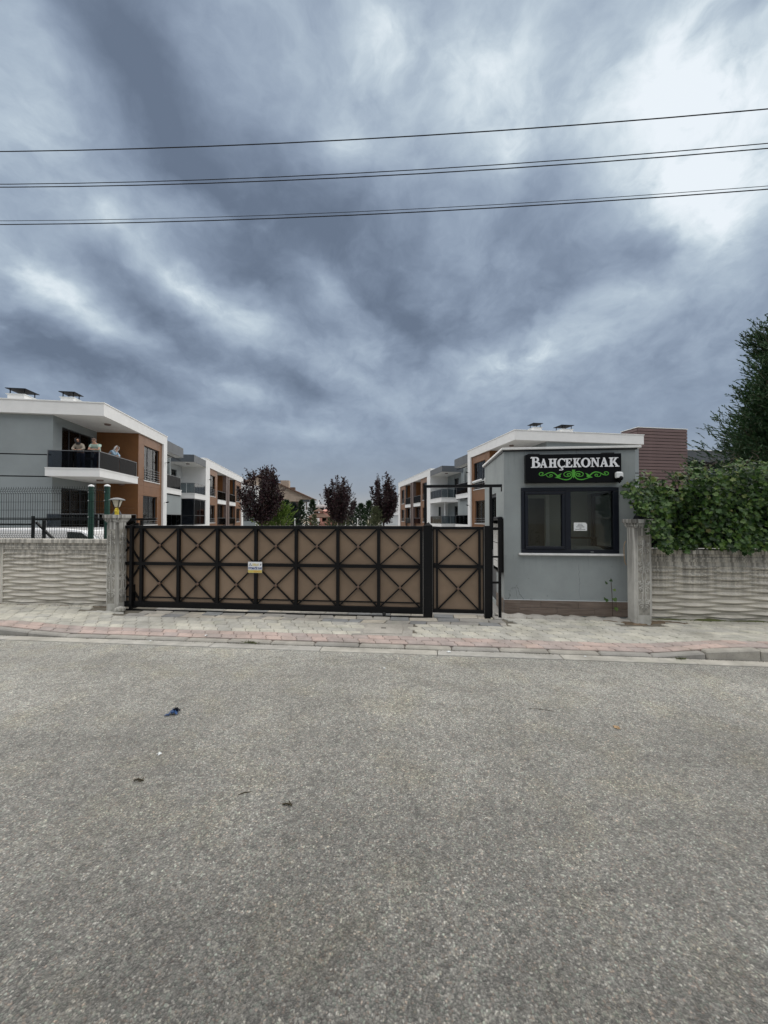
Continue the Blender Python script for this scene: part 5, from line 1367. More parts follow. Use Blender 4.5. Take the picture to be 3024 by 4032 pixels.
BASE = dict(lkn=(-.10, -.16, .48), rkn=(.10, -.15, .48), lan=(-.11, -.24, .09), ran=(.11, -.20, .09), lto=(-.13, -.10, .04), rto=(.13, -.06, .04))
man = dict(BASE, hip=(0, -.22, .92), chest=(0, .06, 1.20), neck=(0, .15, 1.33), head=(0, .21, 1.44), look=(.05, 1, -.10),
           lsh=(-.19, .07, 1.22), rsh=(.19, .07, 1.22), lel=(-.24, .20, .975), rel=(.24, .20, .975), lwr=(.02, .32, .965), rwr=(-.04, .27, .985), lhn=(.16, .33, .965), rhn=(-.18, .27, .985))
person('man in a mint shirt and glasses leaning on folded arms over the balcony rail', hpos(.36, .02, 4.271), PHI + math.pi, man, 'mint_cloth', 'navy_cloth', 'hair_grey', .5, None, True)
wom = dict(BASE, hip=(0, -.18, .90), chest=(0, -.02, 1.20), neck=(0, .06, 1.34), head=(.02, .10, 1.45), look=(-.75, .66, -.12),
           lsh=(-.17, -.02, 1.22), rsh=(.17, -.02, 1.22), lel=(-.27, .06, 1.02), rel=(.25, .08, 1.0), lwr=(-.20, .24, .955), rwr=(.08, .24, .95), lhn=(-.10, .29, .945), rhn=(-.02, .30, .94))
person('woman in a beige top and black headscarf at the balcony left end, looking aside', hpos(1.16, .02, 4.271), PHI + math.pi, wom, 'beige_cloth', 'navy_cloth', 'hair', .95, 'black_cloth')
wo2 = dict(BASE, hip=(0, -.26, .90), chest=(0, .04, 1.18), neck=(0, .13, 1.30), head=(0, .19, 1.40), look=(.62, .75, -.18),
           lsh=(-.17, .05, 1.19), rsh=(.17, .05, 1.19), lel=(-.18, .22, .96), rel=(.20, .25, .96), lwr=(.02, .27, .955), rwr=(.15, .27, 1.18), lhn=(.12, .25, .955), rhn=(.10, .27, 1.32))
person('woman in a pale blue top and white headscarf resting her cheek on her hand', hpos(.36, 1.75, 4.271), PHI - math.pi / 2 - .15, wo2, 'blue_cloth', 'navy_cloth', 'hair', .95, 'white_cloth')
# balcony table
bt = thing('balcony_table', 'dark round table on the balcony behind the glass', 'table', hpos(1.25, 1.5, 4.271), PHI)
MB().lathe([(.42, .70), (.44, .71), (.44, .735), (.42, .74)], 20).build('table_top', 'sheet_dark', bt)
MB().tube([(0, 0, .02), (0, 0, .699)], .03, 8).build('stem', 'sheet_dark', bt); MB().lathe([(.24, 0), (.22, .02), (.03, .03)], 16).build('foot', 'sheet_dark', bt)

# ---------------------------------------------------------------- clad tower and neighbour behind the right house
CO = Vector((23.6, 36.0, 0))
ct = thing('clad_building', 'windowless tower clad in plum-brown boards behind the right house', 'building', CO, PHI)
MB().box(.03, 5.30, .03, 1.97, -.05, 10.16).build('core_wall', 'sheet_dark', ct)
bm_f = MB().chamfer_box(.0, 5.33, -.045, .028, .0, .246, .008).mesh('board', 'clad_board')
bm_s = MB().box(-.03, .028, .03, 1.98, .0, .246).mesh('board', 'clad_board')
for k in range(34):
    put(bm_f, 'board', ct, (0, 0, .02 + k * .298)); put(bm_s, 'board', ct, (0, 0, .02 + k * .298))
MB().box(-.06, 5.39, -.06, 2.05, 10.161, 10.22).build('roof_trim', 'white_plaster', ct)
nh = thing('grey_building', 'low dark grey building with pale glass balcony behind the conifer', 'building', CO + AR * 5.5 + AD * 2.5, PHI)
MB().box(0, 9, .0, 6, 0, 5.2).build('lower_wall', 'grey_plaster', nh)
MB().box(.0, 9, 1.6, 6, 5.2005, 7.6).build('upper_wall', 'sheet_dark', nh)
MB().box(.0, 9, .2, 6, 7.601, 8.75).build('fascia', 'dark_fascia', nh)
MB().box(-.05, 9.05, .15, 6.05, 8.7505, 8.82).build('roof_trim', 'white_plaster', nh)
for k in range(7):
    MB().box(.05 + k * 1.2, 1.17 + k * 1.2, .10, .115, 5.25, 6.85).build('glass_panel', 'teal_glass', nh)
    MB().box(1.175 + k * 1.2, 1.225 + k * 1.2, .09, .13, 5.21, 6.9).build('rail_post', 'rail_grey', nh)
MB().box(1.0, 1.12, .9, 1.0, 5.201, 7.6).build('column', 'sheet_dark', nh)

# ---------------------------------------------------------------- far background beyond the courtyard
bh = thing('stone_house', 'sandstone house with a sloping roof and square chimney beyond the plum tree', 'house', (-14.3, 75, 0), R(3))
# gable wall built from courses of stone blocks
random.seed(6)
def roof_z(x): return 5.75 + (-x) * .445 if x > -9.5 else 5.75 + 9.5 * .445 - (-x - 9.5) * .445
MB().prism([(-19, -.1), (-3.7, -.1), (-3.7, 5.0), (-1.9, 5.0), (-1.9, 5.35), (-.1, 5.35), (-.1, 5.6), (-9.5, 5.6 + 9.4 * .445), (-19, 5.75)], .06, 8, 'xz').build('gable_core', 'stone_brick', bh)
bl = {w: MB().box(0, w - .03, -.02, .058, 0, .47).mesh('stone', 'stone_brick') for w in (.8, 1.1, 1.4)}
z = 0.0
while z < 9.6:
    x = -14 + random.uniform(0, .6)
    while x < -.3:
        w = random.choice([.8, 1.1, 1.4]); right = x + w
        lim = -3.75 if z < 4.95 else (-1.95 if z < 5.3 else -.1)
        if right < lim and z + .5 < min(roof_z(x), roof_z(right)) - .25: put(bl[w], 'stone', bh, (x, random.uniform(-.01, .015), z))
        x += w
    z += .5
rf = MB()
rf.bar((.25, 4, 5.62), (-9.5, 4, 5.62 + 9.75 * .445), 9.2, .22, up=(0, 0, 1)); rf.bar((-19.2, 4, 5.62 + .05), (-9.5, 4, 5.62 + 9.75 * .445), 9.2, .22)
roof = rf.build('roof', 'roof_tile', bh)
MB().box(-5.9, -4.3, 1.2, 2.8, 7.2, 9.15).build('chimney', 'stone_brick', roof)
MB().box(-3.9, -3.0, .4, 1.3, 6.9, 7.75).build('roof_hatch', 'roof_tile', roof)
MB().box(-1.85, -.15, .2, 3, 4.95, 5.345).build('soffit_beam', 'dark_fascia', bh)
MB().box(-3.69, -1.95, 1.2, 2.0, 0, 4.99).build('porch_wall', 'brown_grey', bh)
for k in range(4): MB().box(-2.0 + k * .32, -1.85 + k * .32, 1.0, 1.1, 4.0, 4.9).build('baluster', 'white_plaster', bh)
MB().box(-2.1, -.7, 1.11, 1.2, 2.6, 3.4).build('white_panel', 'white_plaster', bh); MB().box(-1.0, -.75, 1.21, 1.5, 0, 4.949).build('porch_post', 'brown_grey', bh)
fw_ = thing('white_house', 'white flat-roofed house with dark windows far behind the gazebo', 'house', (-17.4, 95, 0), 0)
MB().box(0, 4.4, 0, 6, 0, 4.6).build('wall', 'white_plaster', fw_); MB().box(-.2, 4.6, -.25, 6.2, 4.601, 5.1).build('roof', 'white_plaster', fw_)
for k in range(3): MB().box(.25 + k * 1.4, 1.35 + k * 1.4, -.05, -.001, 2.9, 4.3).build('window', 'car_glass', fw_)
for k in range(2): MB().box(1.2 + k * 1.9, 1.4 + k * 1.9, .2, .4, 5.101, 6.2).build('roof_pole', 'white_plaster', fw_)
pk = thing('pink_house', 'small pink rendered house left of the gazebo roof', 'house', (-14.6, 88, 0), 0)
MB().box(0, 3.6, 0, 4, 0, 3.3).build('wall', 'pinkwall', pk); MB().add([(-.3, -.3, 3.301), (3.9, -.3, 3.301), (3.9, 4.3, 3.301), (-.3, 4.3, 3.301), (1.8, 2, 4.0)], [(0, 1, 4), (1, 2, 4), (2, 3, 4), (3, 0, 4), (3, 2, 1, 0)]).build('roof', 'pinkwall', pk)
MB().box(.6, 1.6, -.04, -.001, 1.0, 2.4).build('window', 'car_glass', pk)
for k, (x, y, w, hh) in enumerate(((-5.9, 100, 3.2, 3.2), (1.2, 92, 4.6, 3.0))):
    o = thing('low_white_house', ('low white house seen between the small conifers' if k == 0 else 'low white building with grey wall behind the right plum tree'), 'house', (x - 2, y, 0), 0)
    MB().box(0, w, 0, 4, 0, hh - .5).build('wall', 'white_plaster' if k == 0 else 'pale_plaster', o); MB().box(-.3, w + .3, -.3, 4.3, hh - .499, hh).build('roof', 'white_plaster', o)
    MB().box(.6, 1.6, -.05, -.001, .9, 2.2).build('window', 'car_glass', o)
gz = thing('gazebo', 'red-brown timber gazebo with a two-tier shingle roof', 'gazebo', (-8.35, 50, .05), R(8))
for x in (-1.1, 1.1):
    for y in (-1.1, 1.1): MB().box(x - .06, x + .06, y - .06, y + .06, 0, 1.70).build('post', 'timber', gz)
def pyramid(a, z0, b, z1): return MB().add([(-a, -a, z0), (a, -a, z0), (a, a, z0), (-a, a, z0), (-b, -b, z1), (b, -b, z1), (b, b, z1), (-b, b, z1)], [(3, 2, 1, 0), (4, 5, 6, 7), (0, 1, 5, 4), (1, 2, 6, 5), (2, 3, 7, 6), (3, 0, 4, 7)])
MB().box(-1.25, 1.25, -1.25, 1.25, 1.701, 1.79).build('eaves_beam', 'timber', gz)
r1 = pyramid(1.45, 1.791, .52, 2.35).build('roof', 'roof_tile', gz)
for x in (-.40, .40):
    for y in (-.40, .40): MB().box(x - .04, x + .04, y - .04, y + .04, 2.351, 2.55).build('lantern_post', 'timber', r1)
pyramid(.72, 2.5505, .05, 2.95).build('top_roof', 'roof_tile', gz)
for side in range(4):
    for k in range(9):
        a = -1.0 + k * .25
        x, y = ((a, -1.1), (a, 1.1), (-1.1, a), (1.1, a))[side]
        MB().box(x - .03, x + .03, y - .02, y + .02, .1, 1.0).build('slat', 'timber', gz)
for k, (px, y) in enumerate(((-10.55, 46), (-4.45, 45), (-3.05, 45))):
    o = thing('garden_lamp', ('white garden lamp post between conifers by the lime bush', 'white garden lamp post right of the middle plum tree', 'white garden lamp post in front of the small conifers')[k], 'lamp', (px, y, .05), 0, 'white garden lamp posts')
    MB().tube([(0, 0, 0), (0, 0, 1.5)], .05, 8).build('post', 'white_cap', o); MB().lathe([(.08, 1.501), (.10, 1.62), (.02, 1.68)], 10).build('lamp_head', 'white_cap', o)

# ---------------------------------------------------------------- trees
def blade(mb, p, d, ln, w, up, bend=.0):
    d = d.normalized(); sd = d.cross(up)
    if sd.length < .05: sd = d.orthogonal()
    sd = sd.normalized() * w / 2
    mb.add([p, p + d * ln * .45 + sd, p + d * ln, p + d * ln * .45 - sd], [(0, 1, 2, 3)])
def plum_tree(label, loc, H, Wd, seed):
    rnd = random.Random(seed); t = thing('plum_tree', label, 'tree', loc, 0, 'purple-leaved plum trees in the courtyard')
    tb = MB(); tb.tube([(0, 0, -.1), (.03, 0, .7), (0, .02, 1.5)], [.11, .085, .075], 8); cb_ = MB()
    tips = []
    for k in range(26):
        a = rnd.uniform(0, 2 * math.pi); r = Wd / 2 * math.sqrt(rnd.uniform(.02, 1)); hh = H * rnd.uniform(.86, 1.0) * (1 - .40 * (r / (Wd / 2)) ** 2.2)
        base = Vector((0, 0, rnd.uniform(1.1, 1.7))); mid = Vector((r * .75 * math.cos(a), r * .75 * math.sin(a), lerp(base.z, hh, .45))); tip = Vector((r * math.cos(a), r * math.sin(a), hh))
        tb.tube([base, mid, tip], [.045, .025, .006], 5, False)
        for i in range(330):
            s_ = rnd.uniform(.10, 1.02); p = base.lerp(mid, s_ * 2) if s_ < .5 else mid.lerp(tip, s_ * 2 - 1)
            sp_ = lerp(.52, .13, s_) * Wd / 3.3
            q_ = p + Vector((rnd.gauss(0, sp_ * .55), rnd.gauss(0, sp_ * .55), rnd.gauss(0, sp_ * .4)))
            if q_.z < 1.15: continue
            d = Vector((rnd.gauss(0, 1), rnd.gauss(0, 1), rnd.gauss(.3, .8)))
            blade(cb_, q_, d, rnd.uniform(.13, .26), rnd.uniform(.08, .14), Vector((rnd.gauss(0, 1), rnd.gauss(0, 1), rnd.gauss(0, 1))))
    for k in range(34):     # whippy shoots standing out of the outline
        a = rnd.uniform(0, 2 * math.pi); r = Wd / 2 * rnd.uniform(.3, 1.0); z = H * (1 - .42 * (r / (Wd / 2)) ** 2) * rnd.uniform(.82, .97)
        b0 = Vector((r * math.cos(a), r * math.sin(a), z)); dv = Vector((math.cos(a) * .45, math.sin(a) * .45, 1)).normalized(); L = rnd.uniform(.3, .75)
        tb.tube([b0, b0 + dv * L], [.010, .004], 4, False)
        for i in range(20):
            blade(cb_, b0 + dv * L * rnd.uniform(0, 1), Vector((rnd.gauss(0, 1), rnd.gauss(0, 1), rnd.gauss(.4, .6))), rnd.uniform(.09, .15), .06, Vector((rnd.gauss(0, 1), rnd.gauss(0, 1), 0.3)))
    tb.build('trunk', 'bark', t, recalc=False); cb_.build('crown', 'plum', t, recalc=False)
plum_tree('biggest purple plum tree against the left houses', (-9.45, 30, .05), 6.0, 3.35, 1)
plum_tree('middle purple plum tree standing alone behind the gate', (-4.45, 38, .05), 6.0, 3.45, 2)
plum_tree('purple plum tree touching the right houses', (-.05, 36, .05), 5.95, 2.75, 3)
def conifer(name, label, loc, H, Wd, mat, seed, grp, n=85, per=30, up=.25):
    Wd *= 1.25
    rnd = random.Random(seed); t = thing(name, label, 'shrub' if 'bush' in name else 'tree', loc, 0, grp)
    MB().tube([(0, 0, -.1), (0, 0, H * .9)], [.05 + H * .012, .01], 6).build('trunk', 'bark', t); cb_ = MB()
    for k in range(n):
        f = (k + rnd.random()) / n; z = lerp(.12, H, f ** .9); r = Wd / 2 * (1 - f) ** .8 * rnd.uniform(.7, 1.15) + .04; a = k * 2.4 + rnd.uniform(-.4, .4)
        d = Vector((math.cos(a), math.sin(a), up + rnd.uniform(-.1, .25) + f * .7))
        for i in range(per):
            s_ = rnd.uniform(.15, 1.0); p = Vector((0, 0, z)) + d * r * s_
            dd_ = d + Vector((rnd.gauss(0, .55), rnd.gauss(0, .55), rnd.gauss(.1, .4)))
            blade(cb_, p, dd_, rnd.uniform(.16, .34) * (Wd / 1.6) ** .5, rnd.uniform(.06, .12), Vector((rnd.gauss(0, 1), rnd.gauss(0, 1), 1)))
    cb_.build('crown', mat, t, recalc=False)
G1 = 'small conifers along the end of the courtyard'
for k, (x, y, H, w, m, l) in enumerate((
    (-13.1, 52, 3.9, 2.4, 'conifer', 'small green conifer in front of the stone house, right of the big plum tree'),
    (-12.35, 53, 3.6, 2.0, 'conifer_blue', 'dark bluish conifer in front of the stone house porch'),
    (-11.55, 54, 4.0, 1.7, 'conifer', 'slim conifer below the eave of the stone house'),
    (-10.7, 58, 4.3, 1.9, 'conifer', 'slim conifer just left of the gazebo roof'),
    (-5.9, 57, 3.3, 2.0, 'conifer', 'low conifer half behind the middle plum tree'),
    (-4.6, 58, 4.1, 1.9, 'conifer_blue', 'tall narrow conifer right of the middle plum tree'),
    (-3.35, 56, 3.6, 2.2, 'conifer', 'middle one of the conifers between the two right plum trees'),
    (-2.05, 54, 3.9, 2.2, 'conifer', 'conifer touching the left edge of the right plum tree'))):
    conifer('small_conifer', l, (x, y, .05), H, w, m, 20 + k, G1)
G2 = 'light bushes behind the gate'
conifer('bush', 'bright lime-green bush right of the big plum tree', (-8.7, 32, .05), 2.65, 2.3, 'lime', 41, G2, 70, 34, .9)
conifer('bush', 'low lime-green bush at the foot of the big plum tree', (-9.9, 32.5, .05), 2.2, 1.8, 'lime', 42, G2, 50, 30, .9)
conifer('bush', 'pale olive bush left of the middle plum trunk', (-5.35, 40, .05), 2.25, 1.2, 'palebush', 43, G2, 40, 26, .8)
conifer('bush', 'pale olive bush right of the middle plum trunk', (-4.2, 39, .05), 2.2, 1.3, 'palebush', 44, G2, 40, 26, .8)
conifer('bush', 'pale green bush at the foot of the right plum tree', (-.75, 35, .05), 2.5, 1.25, 'palebush', 45, G2, 46, 28, .9)
conifer('bush', 'tiny olive bush in front of the gazebo', (-7.9, 44, .05), 1.95, .9, 'palebush', 46, G2, 30, 20, .8)
# the big cypress at the right edge
def cypress(label, loc, H, Rb, seed):
    rnd = random.Random(seed); t = thing('cypress_tree', label, 'tree', loc, 0)
    MB().tube([(0, 0, -.1), (.05, 0, H * .5), (0, 0, H * .97)], [.22, .13, .02], 10).build('trunk', 'bark', t)
    cb_ = MB(); lb = MB()
    for k in range(880):
        f = rnd.random() ** .85; z0 = lerp(.4, H * .93, f); a = rnd.uniform(0, 2 * math.pi)
        lob = 1 + .16 * math.sin(3 * a + z0 * 1.1) + .10 * math.sin(7 * a - z0 * 2.3)
        Rr = Rb * (1 - f) ** .72 * lob + .15; upw = rnd.uniform(.35, .75) + f * .5
        L = Rr * rnd.uniform(.80, 1.12); d = Vector((math.cos(a), math.sin(a), upw)).normalized(); base = Vector((0, 0, z0))
        L = L / math.sqrt(max(.15, 1 - d.z ** 2))
        L = min(L, Rr * 1.5)
        tip = base + d * L; mid = base + Vector((d.x, d.y, d.z * .6)) * L * .55
        if k % 5 == 0: lb.tube([base, mid, tip], [.03, .02, .004], 4, False)
        for i in range(38):
            s_ = lerp(.36, 1.0, math.sqrt(rnd.random())); p = mid.lerp(tip, max(0, s_ * 2 - 1)) if s_ > .5 else base.lerp(mid, s_ * 2)
            p = p + Vector((rnd.gauss(0, .10), rnd.gauss(0, .10), rnd.gauss(0, .08)))
            ax = (d + Vector((rnd.gauss(0, .42), rnd.gauss(0, .42), rnd.gauss(.12, .25)))).normalized(); ln = rnd.uniform(.20, .38)
            for j in range(7):      # feather of scale-leaf twigs along each spray
                q_ = p + ax * ln * j / 7
                o_ = Vector((rnd.gauss(0, 1), rnd.gauss(0, 1), rnd.gauss(0, 1)))
                blade(cb_, q_, ax + o_ * .36, rnd.uniform(.07, .13) * (1.15 - .5 * j / 7), rnd.uniform(.022, .038), o_)
            blade(cb_, p, ax, ln * 1.1, .022, Vector((rnd.gauss(0, 1), rnd.gauss(0, 1), 1)))
    lb.build('branches', 'bark', t, recalc=False); cb_.build('crown', 'cypress', t, recalc=False)
cypress('tall dark green cypress at the right edge behind the ivy', (11.4, 9.7, .05), 7.55, 2.6, 7)

# ---------------------------------------------------------------- ivy on the right wall
iv = thing('ivy_hedge', 'dense ivy covering the fence above the right wall', 'ivy', S(0, 0, 0), SR)
def ivy_leaf(sz, k):
    rnd = random.Random(k); o_ = [(0, .0), (.30, -.10), (.52, .16), (.34, .34), (.46, .66), (.18, .62), (0, 1.0), (-.18, .62), (-.46, .66), (-.34, .34), (-.52, .16), (-.30, -.10)]
    o_ = [(x * rnd.uniform(.85, 1.15), y * rnd.uniform(.9, 1.1)) for x, y in o_]
    vs = [(x * sz, -.16 * sz * abs(x) ** 1.2 - .10 * sz * y * y, -y * sz) for x, y in o_] + [(0, .03 * sz, -.38 * sz)]
    return vs, [(i, (i + 1) % 12, 12) for i in range(12)]
def ivy_top(s):
    return 2.30 + .26 * smooth(3.6, 4.6, s) + .05 * smooth(4.6, 5.6, s) + .05 * math.sin(s * 9) + .045 * math.sin(s * 23 + 1) + .10 * math.exp(-((s - 3.55) / .16) ** 2) - .12 * math.exp(-((s - 3.98) / .18) ** 2)
def ivy_left(z):     # ragged left edge: drapes over the pillar top
    if z < 1.69: return lerp(3.44, 3.30, smooth(1.25, 1.66, z)) - .02 * math.sin(z * 40)
    return 3.50 - .30 * math.exp(-((z - 1.86) / .16) ** 2) - .20 * math.exp(-((z - 2.12) / .12) ** 2) - .16 * smooth(1.7, 2.2, z) + .12 * (z > 2.35) - .02 * math.sin(z * 40)
def ivy_front(s, z):
    return 6.56 - .33 * smooth(3.85, 3.60, s) * smooth(2.3, 1.8, z) + .07 * math.sin(s * 4.1 + z * 3) + .06 * math.sin(s * 9.7 - z * 7) - .10 * smooth(1.5, 1.3, z) * smooth(3.4, 3.7, s) - .14 * math.exp(-((s - 3.35) / .3) ** 2)
rnd = random.Random(77); leaves = []
while len(leaves) < 11500:
    s = rnd.uniform(3.1, 8.6); zt_ = ivy_top(s); zb_ = 1.21 + .025 * math.sin(s * 6) + .02 * math.sin(s * 15)
    if s < 3.72: zb_ = lerp(1.70, 1.22, smooth(3.22, 3.42, s)) + .05 * math.sin(s * 40)
    z = rnd.uniform(zb_, zt_ + .03)
    if s < ivy_left(z) + rnd.gauss(0, .025): continue
    dep = abs(rnd.gauss(0, .13))
    if z > zt_ - .12: dep = rnd.uniform(0, .5)
    leaves.append((s, ivy_front(s, z) + dep + max(0, (z - zt_ + .15)) * .6, z, dep, zt_ - z))
leaves.sort(key=lambda l: (l[3] - .06 * (l[0] < 5.3)))
LM = {}
for k in range(4):
    for mt in ('ivy', 'ivy_top'):
        v_, f_ = ivy_leaf(1.0, k); LM[k, mt] = MB().add(v_, f_).mesh('leaf', mt, recalc=False)
mass = {'ivy': MB(), 'ivy_top': MB()}; cnt = 0
for s, n, z, dep, below in leaves:
    sz = rnd.uniform(.038, .080) * (.8 if s < 3.45 else 1); ry, rx, rz_ = rnd.gauss(0, .75), rnd.gauss(-.55, .35) - (.5 if below < .1 else 0), rnd.gauss(0, .6)
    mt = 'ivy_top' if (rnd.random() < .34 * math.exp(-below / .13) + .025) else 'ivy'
    if cnt < 300 and 3.0 < s < 5.6 and dep < .05 and rnd.random() < .5:
        o = put(LM[cnt % 4, mt], 'leaf', iv, (s, n - .02, z), rz_, rx, ry, (sz * 1.1,) * 3); cnt += 1
    else:
        M4 = Matrix.Translation((s, n, z)) @ Euler((rx, ry, rz_), 'XYZ').to_matrix().to_4x4() @ Matrix.Scale(sz, 4)
        v_, f_ = ivy_leaf(1.0, cnt * 13 + int(z * 100) % 7); mass[mt].add([M4 @ Vector(p) for p in v_], f_)
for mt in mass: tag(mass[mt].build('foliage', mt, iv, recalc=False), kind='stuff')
sb_ = MB()
for k in range(60):
    s = rnd.uniform(3.5, 8.2); z = rnd.uniform(1.25, 2.0); p = [(s, 6.86, z)]
    for i in range(5): p.append((p[-1][0] + rnd.uniform(-.12, .12), 6.84 + rnd.uniform(-.06, .06), min(p[-1][2] + rnd.uniform(.05, .2), ivy_top(p[-1][0]))))
    sb_.tube(p, .008, 5, False)
for k in range(30):   # loose shoots reaching out of the top
    s = rnd.uniform(3.5, 8.0); z = ivy_top(s) - .05; p = [(s, 6.75, z)]
    for i in range(4): p.append((p[-1][0] + rnd.uniform(-.07, .07), p[-1][1] + rnd.uniform(-.04, .04), p[-1][2] + rnd.uniform(.02, .06)))
    sb_.tube(p, .004, 4, False)
    if k % 1 == 0:
        for q_ in p[1:]:
            for j in range(2):
                v_, f_ = ivy_leaf(1.0, k); M4 = Matrix.Translation(q_) @ Euler((rnd.gauss(-.6, .5), rnd.gauss(0, .8), rnd.gauss(0, 1)), 'XYZ').to_matrix().to_4x4() @ Matrix.Scale(rnd.uniform(.028, .05), 4)
                sb_.v, sb_.f = sb_.v, sb_.f; mass['ivy_top'].add([M4 @ Vector(p_) for p_ in v_], f_)
sb_.build('stems', 'bark', iv, recalc=False)
MB().box(3.6, 9.4, 6.98, 7.0, 1.206, 2.2).build('fence_sheet', 'wire', iv)
for f in (3.62, 5.6, 7.6, 9.38): MB().box(f - .02, f + .02, 6.94, 6.979, 1.206, 2.22).build('fence_post', 'wire', iv)
# a weed sprouting in the corner between guardhouse and pillar
wd = thing('corner_weed', 'small dark ivy sprout in the corner between guardhouse and right pillar', 'plant', S(3.02, 6.66, .11), SR)
st_ = MB().tube([(.03, .05, 0), (.02, .02, .2), (.0, .0, .45), (-.02, -.02, .62)], .005, 5).build('stem', 'bark', wd)
for k, (x, y, z, sz, rx, ry) in enumerate(((-.11, -.05, .30, .085, -.8, .5), (.01, -.06, .31, .075, -.5, -.3), (-.09, -.03, .56, .06, -.7, .9), (-.04, -.04, .60, .05, -.4, -.8), (.04, -.05, .16, .07, -.6, .2), (.02, -.03, .45, .05, -.6, -.4))):
    put(LM[k % 4, 'ivy'], 'leaf', wd, (x, y, z), 0, rx, ry, (sz,) * 3)

# ---------------------------------------------------------------- overhead cables
def cable(label, a, b, c, r, n):
    p = []
    for i in range(61):
        s = -42 + 84 * i / 60; p.append(S(s, n, a * s * s + b * s + c))
    o = MB().tube(p, r, 6).build('overhead_cable', 'cable', smooth=True, recalc=False); tag(o, label, 'cable', 'overhead cables along the street')
cable('highest overhead cable, thick and alone', .0028, -.0401, 8.677, .010, 7.0)
cable('upper cable of the middle pair', .0029, -.0330, 8.050, .0075, 7.0)
cable('lower cable of the middle pair', .0029, -.0346, 7.974, .009, 7.0)
cable('upper thin cable of the lowest pair', .0026, -.0311, 7.3285, .005, 7.0)
cable('lowest overhead cable of all, just below a thin one', .0025, -.0298, 7.2698, .009, 7.0)

# ---------------------------------------------------------------- litter
random.seed(21)
rg = thing('blue_wrapper', 'crumpled blue and black wrapper lying on the road', 'litter', S(-2.17, 3.20, .002), SR + .3)
def crumple(w, d, h, n, seed):
    rnd = random.Random(seed); vs = [((i / n - .5) * w + rnd.uniform(-.006, .006), (j / n - .5) * d + rnd.uniform(-.006, .006), h * abs(math.sin(i * 1.7 + j * 1.1 + seed)) * (1 - (2 * i / n - 1) ** 2 * .7) + rnd.uniform(0, .006)) for j in range(n + 1) for i in range(n + 1)]
    return MB().add(vs, [(j * (n + 1) + i, j * (n + 1) + i + 1, (j + 1) * (n + 1) + i + 1, (j + 1) * (n + 1) + i) for j in range(n) for i in range(n)])
crumple(.075, .06, .035, 6, 1).build('blue_fold', 'rag_blue', rg); o = crumple(.065, .032, .04, 5, 3).build('dark_fold', 'rag_dark', rg); o.location = (.015, .012, .006); o = crumple(.04, .025, .01, 4, 5).build('blue_flap', 'rag_blue', rg); o.location = (-.045, -.025, 0)
for s, n, sz, mt, lb, cat in ((1.55, 3.355, .045, 'dry_leaf', 'curled tan dry leaf on the right half of the road', 'leaf'), (-1.90, 2.645, .03, 'paper', 'scrap of white paper on the left of the road', 'litter'), (-3.06, 5.22, .035, 'paper', 'white scrap on the pink pavers before the kerb', 'litter'), (-3.75, 5.015, .025, 'paper', 'tiny white scrap in the gutter at the left', 'litter'), (.30, 4.98, .05, 'paper', 'flat pale scrap of litter in the gutter below the portal', 'litter'), (1.95, 4.995, .03, 'paper', 'tiny white scrap in the gutter below the guardhouse', 'litter'), (-.45, 4.40, .03, 'paper', 'small pale chip on the road near the gutter', 'litter')):
    o = crumple(sz, sz * .8, sz * .25, 4, int(sz * 1000)).build('dry_leaf' if cat == 'leaf' else 'paper_scrap', mt); o.location = S(s, n, .052 if n > 5.1 else .014 if n > 4.89 else .002); o.rotation_euler.z = s * 7
    if n > 5.1: o.location.z = pave_z(s, n) + .004
    tag(o, lb, cat)
def tuft(name, label, s, n, z, mat, seed, k=26, r=.05, h=.04):
    rnd = random.Random(seed); mb = MB()
    for i in range(k):
        p = Vector((rnd.gauss(0, r * .5), rnd.gauss(0, r * .2), 0)); blade(mb, p, Vector((rnd.gauss(0, 1), rnd.gauss(0, .6), rnd.uniform(.1, .8))), rnd.uniform(.5, 1.1) * h, .008, Vector((rnd.gauss(0, 1), rnd.gauss(0, 1), 1)))
    mb.tube([(-r, 0, .003), (0, .005, .005), (r, -.004, .004)], .004, 4)
    o = mb.build(name, mat, recalc=False); o.location = S(s, n, z); o.rotation_euler.z = SR; tag(o, label, 'plant debris')
tuft('dry_weed', 'dry olive weed growing out of the dropped kerb', -2.33, 5.06, .02, 'weed', 3, 46, .09, .07)
tuft('dead_sprig', 'dead brown sprig flat on the road near the photo centre', -.81, 2.26, .002, 'dead_plant', 4, 22, .030, .018)
tuft('dead_sprig', 'dead brown sprig on the road at the left', -1.84, 2.37, .002, 'dead_plant', 5, 18, .032, .016)
tuft('dry_weed', 'green weed at the raised kerb on the right', 3.05, 5.02, .014, 'weed', 6, 30, .05, .05)
o = MB().tube([S(-1.14, 2.31, .003), S(-1.11, 2.33, .004), S(-1.07, 2.345, .003)], [.002, .0035, .0015], 6).build('bark_strip', 'dead_plant'); tag(o, 'short dark strip of bark lying on the road', 'twig')
o = MB().tube([S(.93, 3.62, .004), S(1.05, 3.60, .005), S(1.13, 3.585, .004)], .0018, 5).build('twig', 'dead_plant'); tag(o, 'thin dark twig lying on the right of the road', 'twig')
print('objects', len(bpy.data.objects))

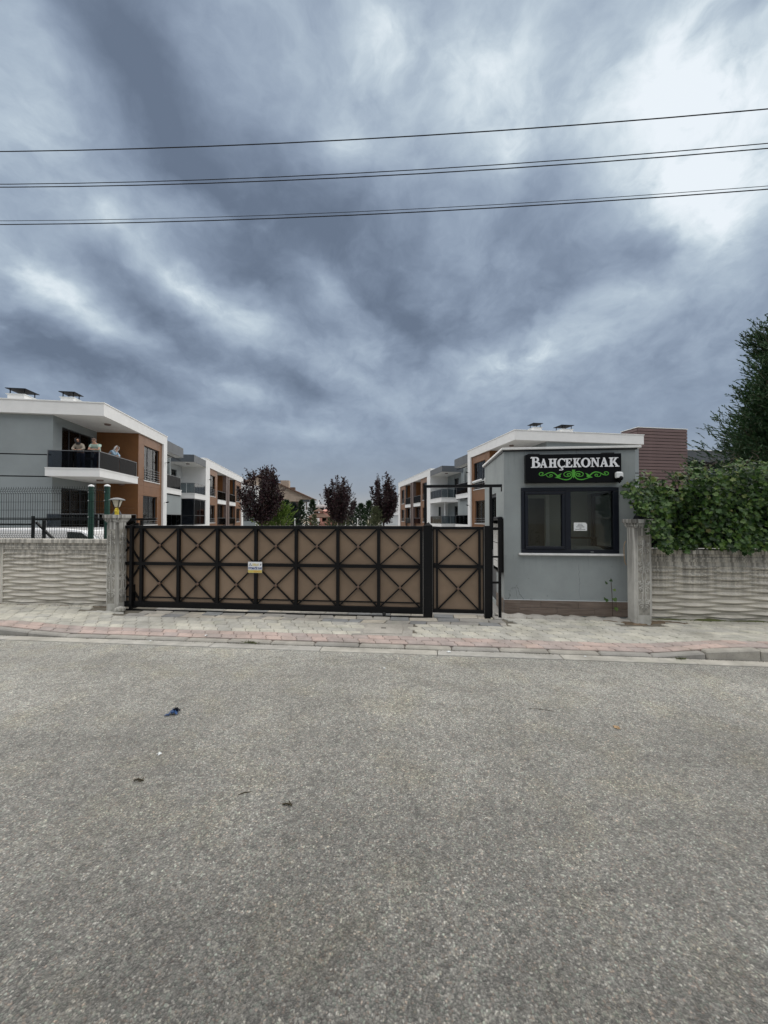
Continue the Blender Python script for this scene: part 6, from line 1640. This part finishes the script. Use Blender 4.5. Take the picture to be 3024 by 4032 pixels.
# grit and leaf bits; those at kerb and wall feet stand in for contact shadow
def grit(name, spots, mats, seed, label):
    rnd = random.Random(seed); mb = MB()
    for s, n, z, r in spots(rnd):
        a = rnd.uniform(0, 6.3); k = [Vector((math.cos(a + j * 1.57) * r * rnd.uniform(.5, 1.2), math.sin(a + j * 1.57) * r * rnd.uniform(.5, 1.2), 0)) for j in range(4)]
        p = Vector((s, n, z)); mb.add([p + x for x in k] + [p + Vector((0, 0, r * rnd.uniform(.3, .8)))], [(0, 1, 4), (1, 2, 4), (2, 3, 4), (3, 0, 4)])
    o = mb.build(name, mats, recalc=False); o.rotation_euler.z = SR; tag(o, label, kind='stuff')
def kerb_line(rnd):
    for i in range(900): yield rnd.uniform(-7.5, 6.5), 5.052 + abs(rnd.gauss(0, .012)) * -1, .0125, rnd.uniform(.002, .008)
def wall_feet(rnd):
    for i in range(420):
        s = rnd.choice([rnd.uniform(-8.5, -5.55), rnd.uniform(1.3, 3.6), rnd.uniform(3.4, 7.0)]); n = (6.56 if s < 0 else 6.62) - abs(rnd.gauss(0, .06)) - (.06 if 1.3 < s < 3.2 else 0)
        yield s, n, pave_z(s, n) + .002, rnd.uniform(.003, .011)
def road_edge(rnd):
    for i in range(700):
        n = 4.885 - abs(rnd.gauss(0, .10)); yield rnd.uniform(-7.5, 6.0), n, .001, rnd.uniform(.002, .007)
grit('kerb_contact_grit', kerb_line, 'dead_plant', 1, 'dark grit in the angle of the kerb, added as contact shadow')
grit('wall_foot_contact_litter', wall_feet, 'dirt', 2, 'brown leaf litter along the wall feet, added as contact shadow')
grit('road_grit', road_edge, 'slab_mid', 3, 'pale grit along the edge of the road')

ms = rough_strip('moss_strip', [(3.55 + .06 * i, 6.63, .4 + .9 * abs(math.sin(i * .31)) * (1.3 if 8 < i < 18 else .7)) for i in range(60)], .13, .024, 'weed', 15)
ms.rotation_euler.z = SR; tag(ms, kind='structure')
m2s = rough_strip('moss_strip', [(-8.6 + .06 * i, 6.55, .3 + .7 * abs(math.sin(i * .43))) for i in range(51)], .09, .014, 'dirt', 16)
m2s.rotation_euler.z = SR; tag(m2s, kind='structure')
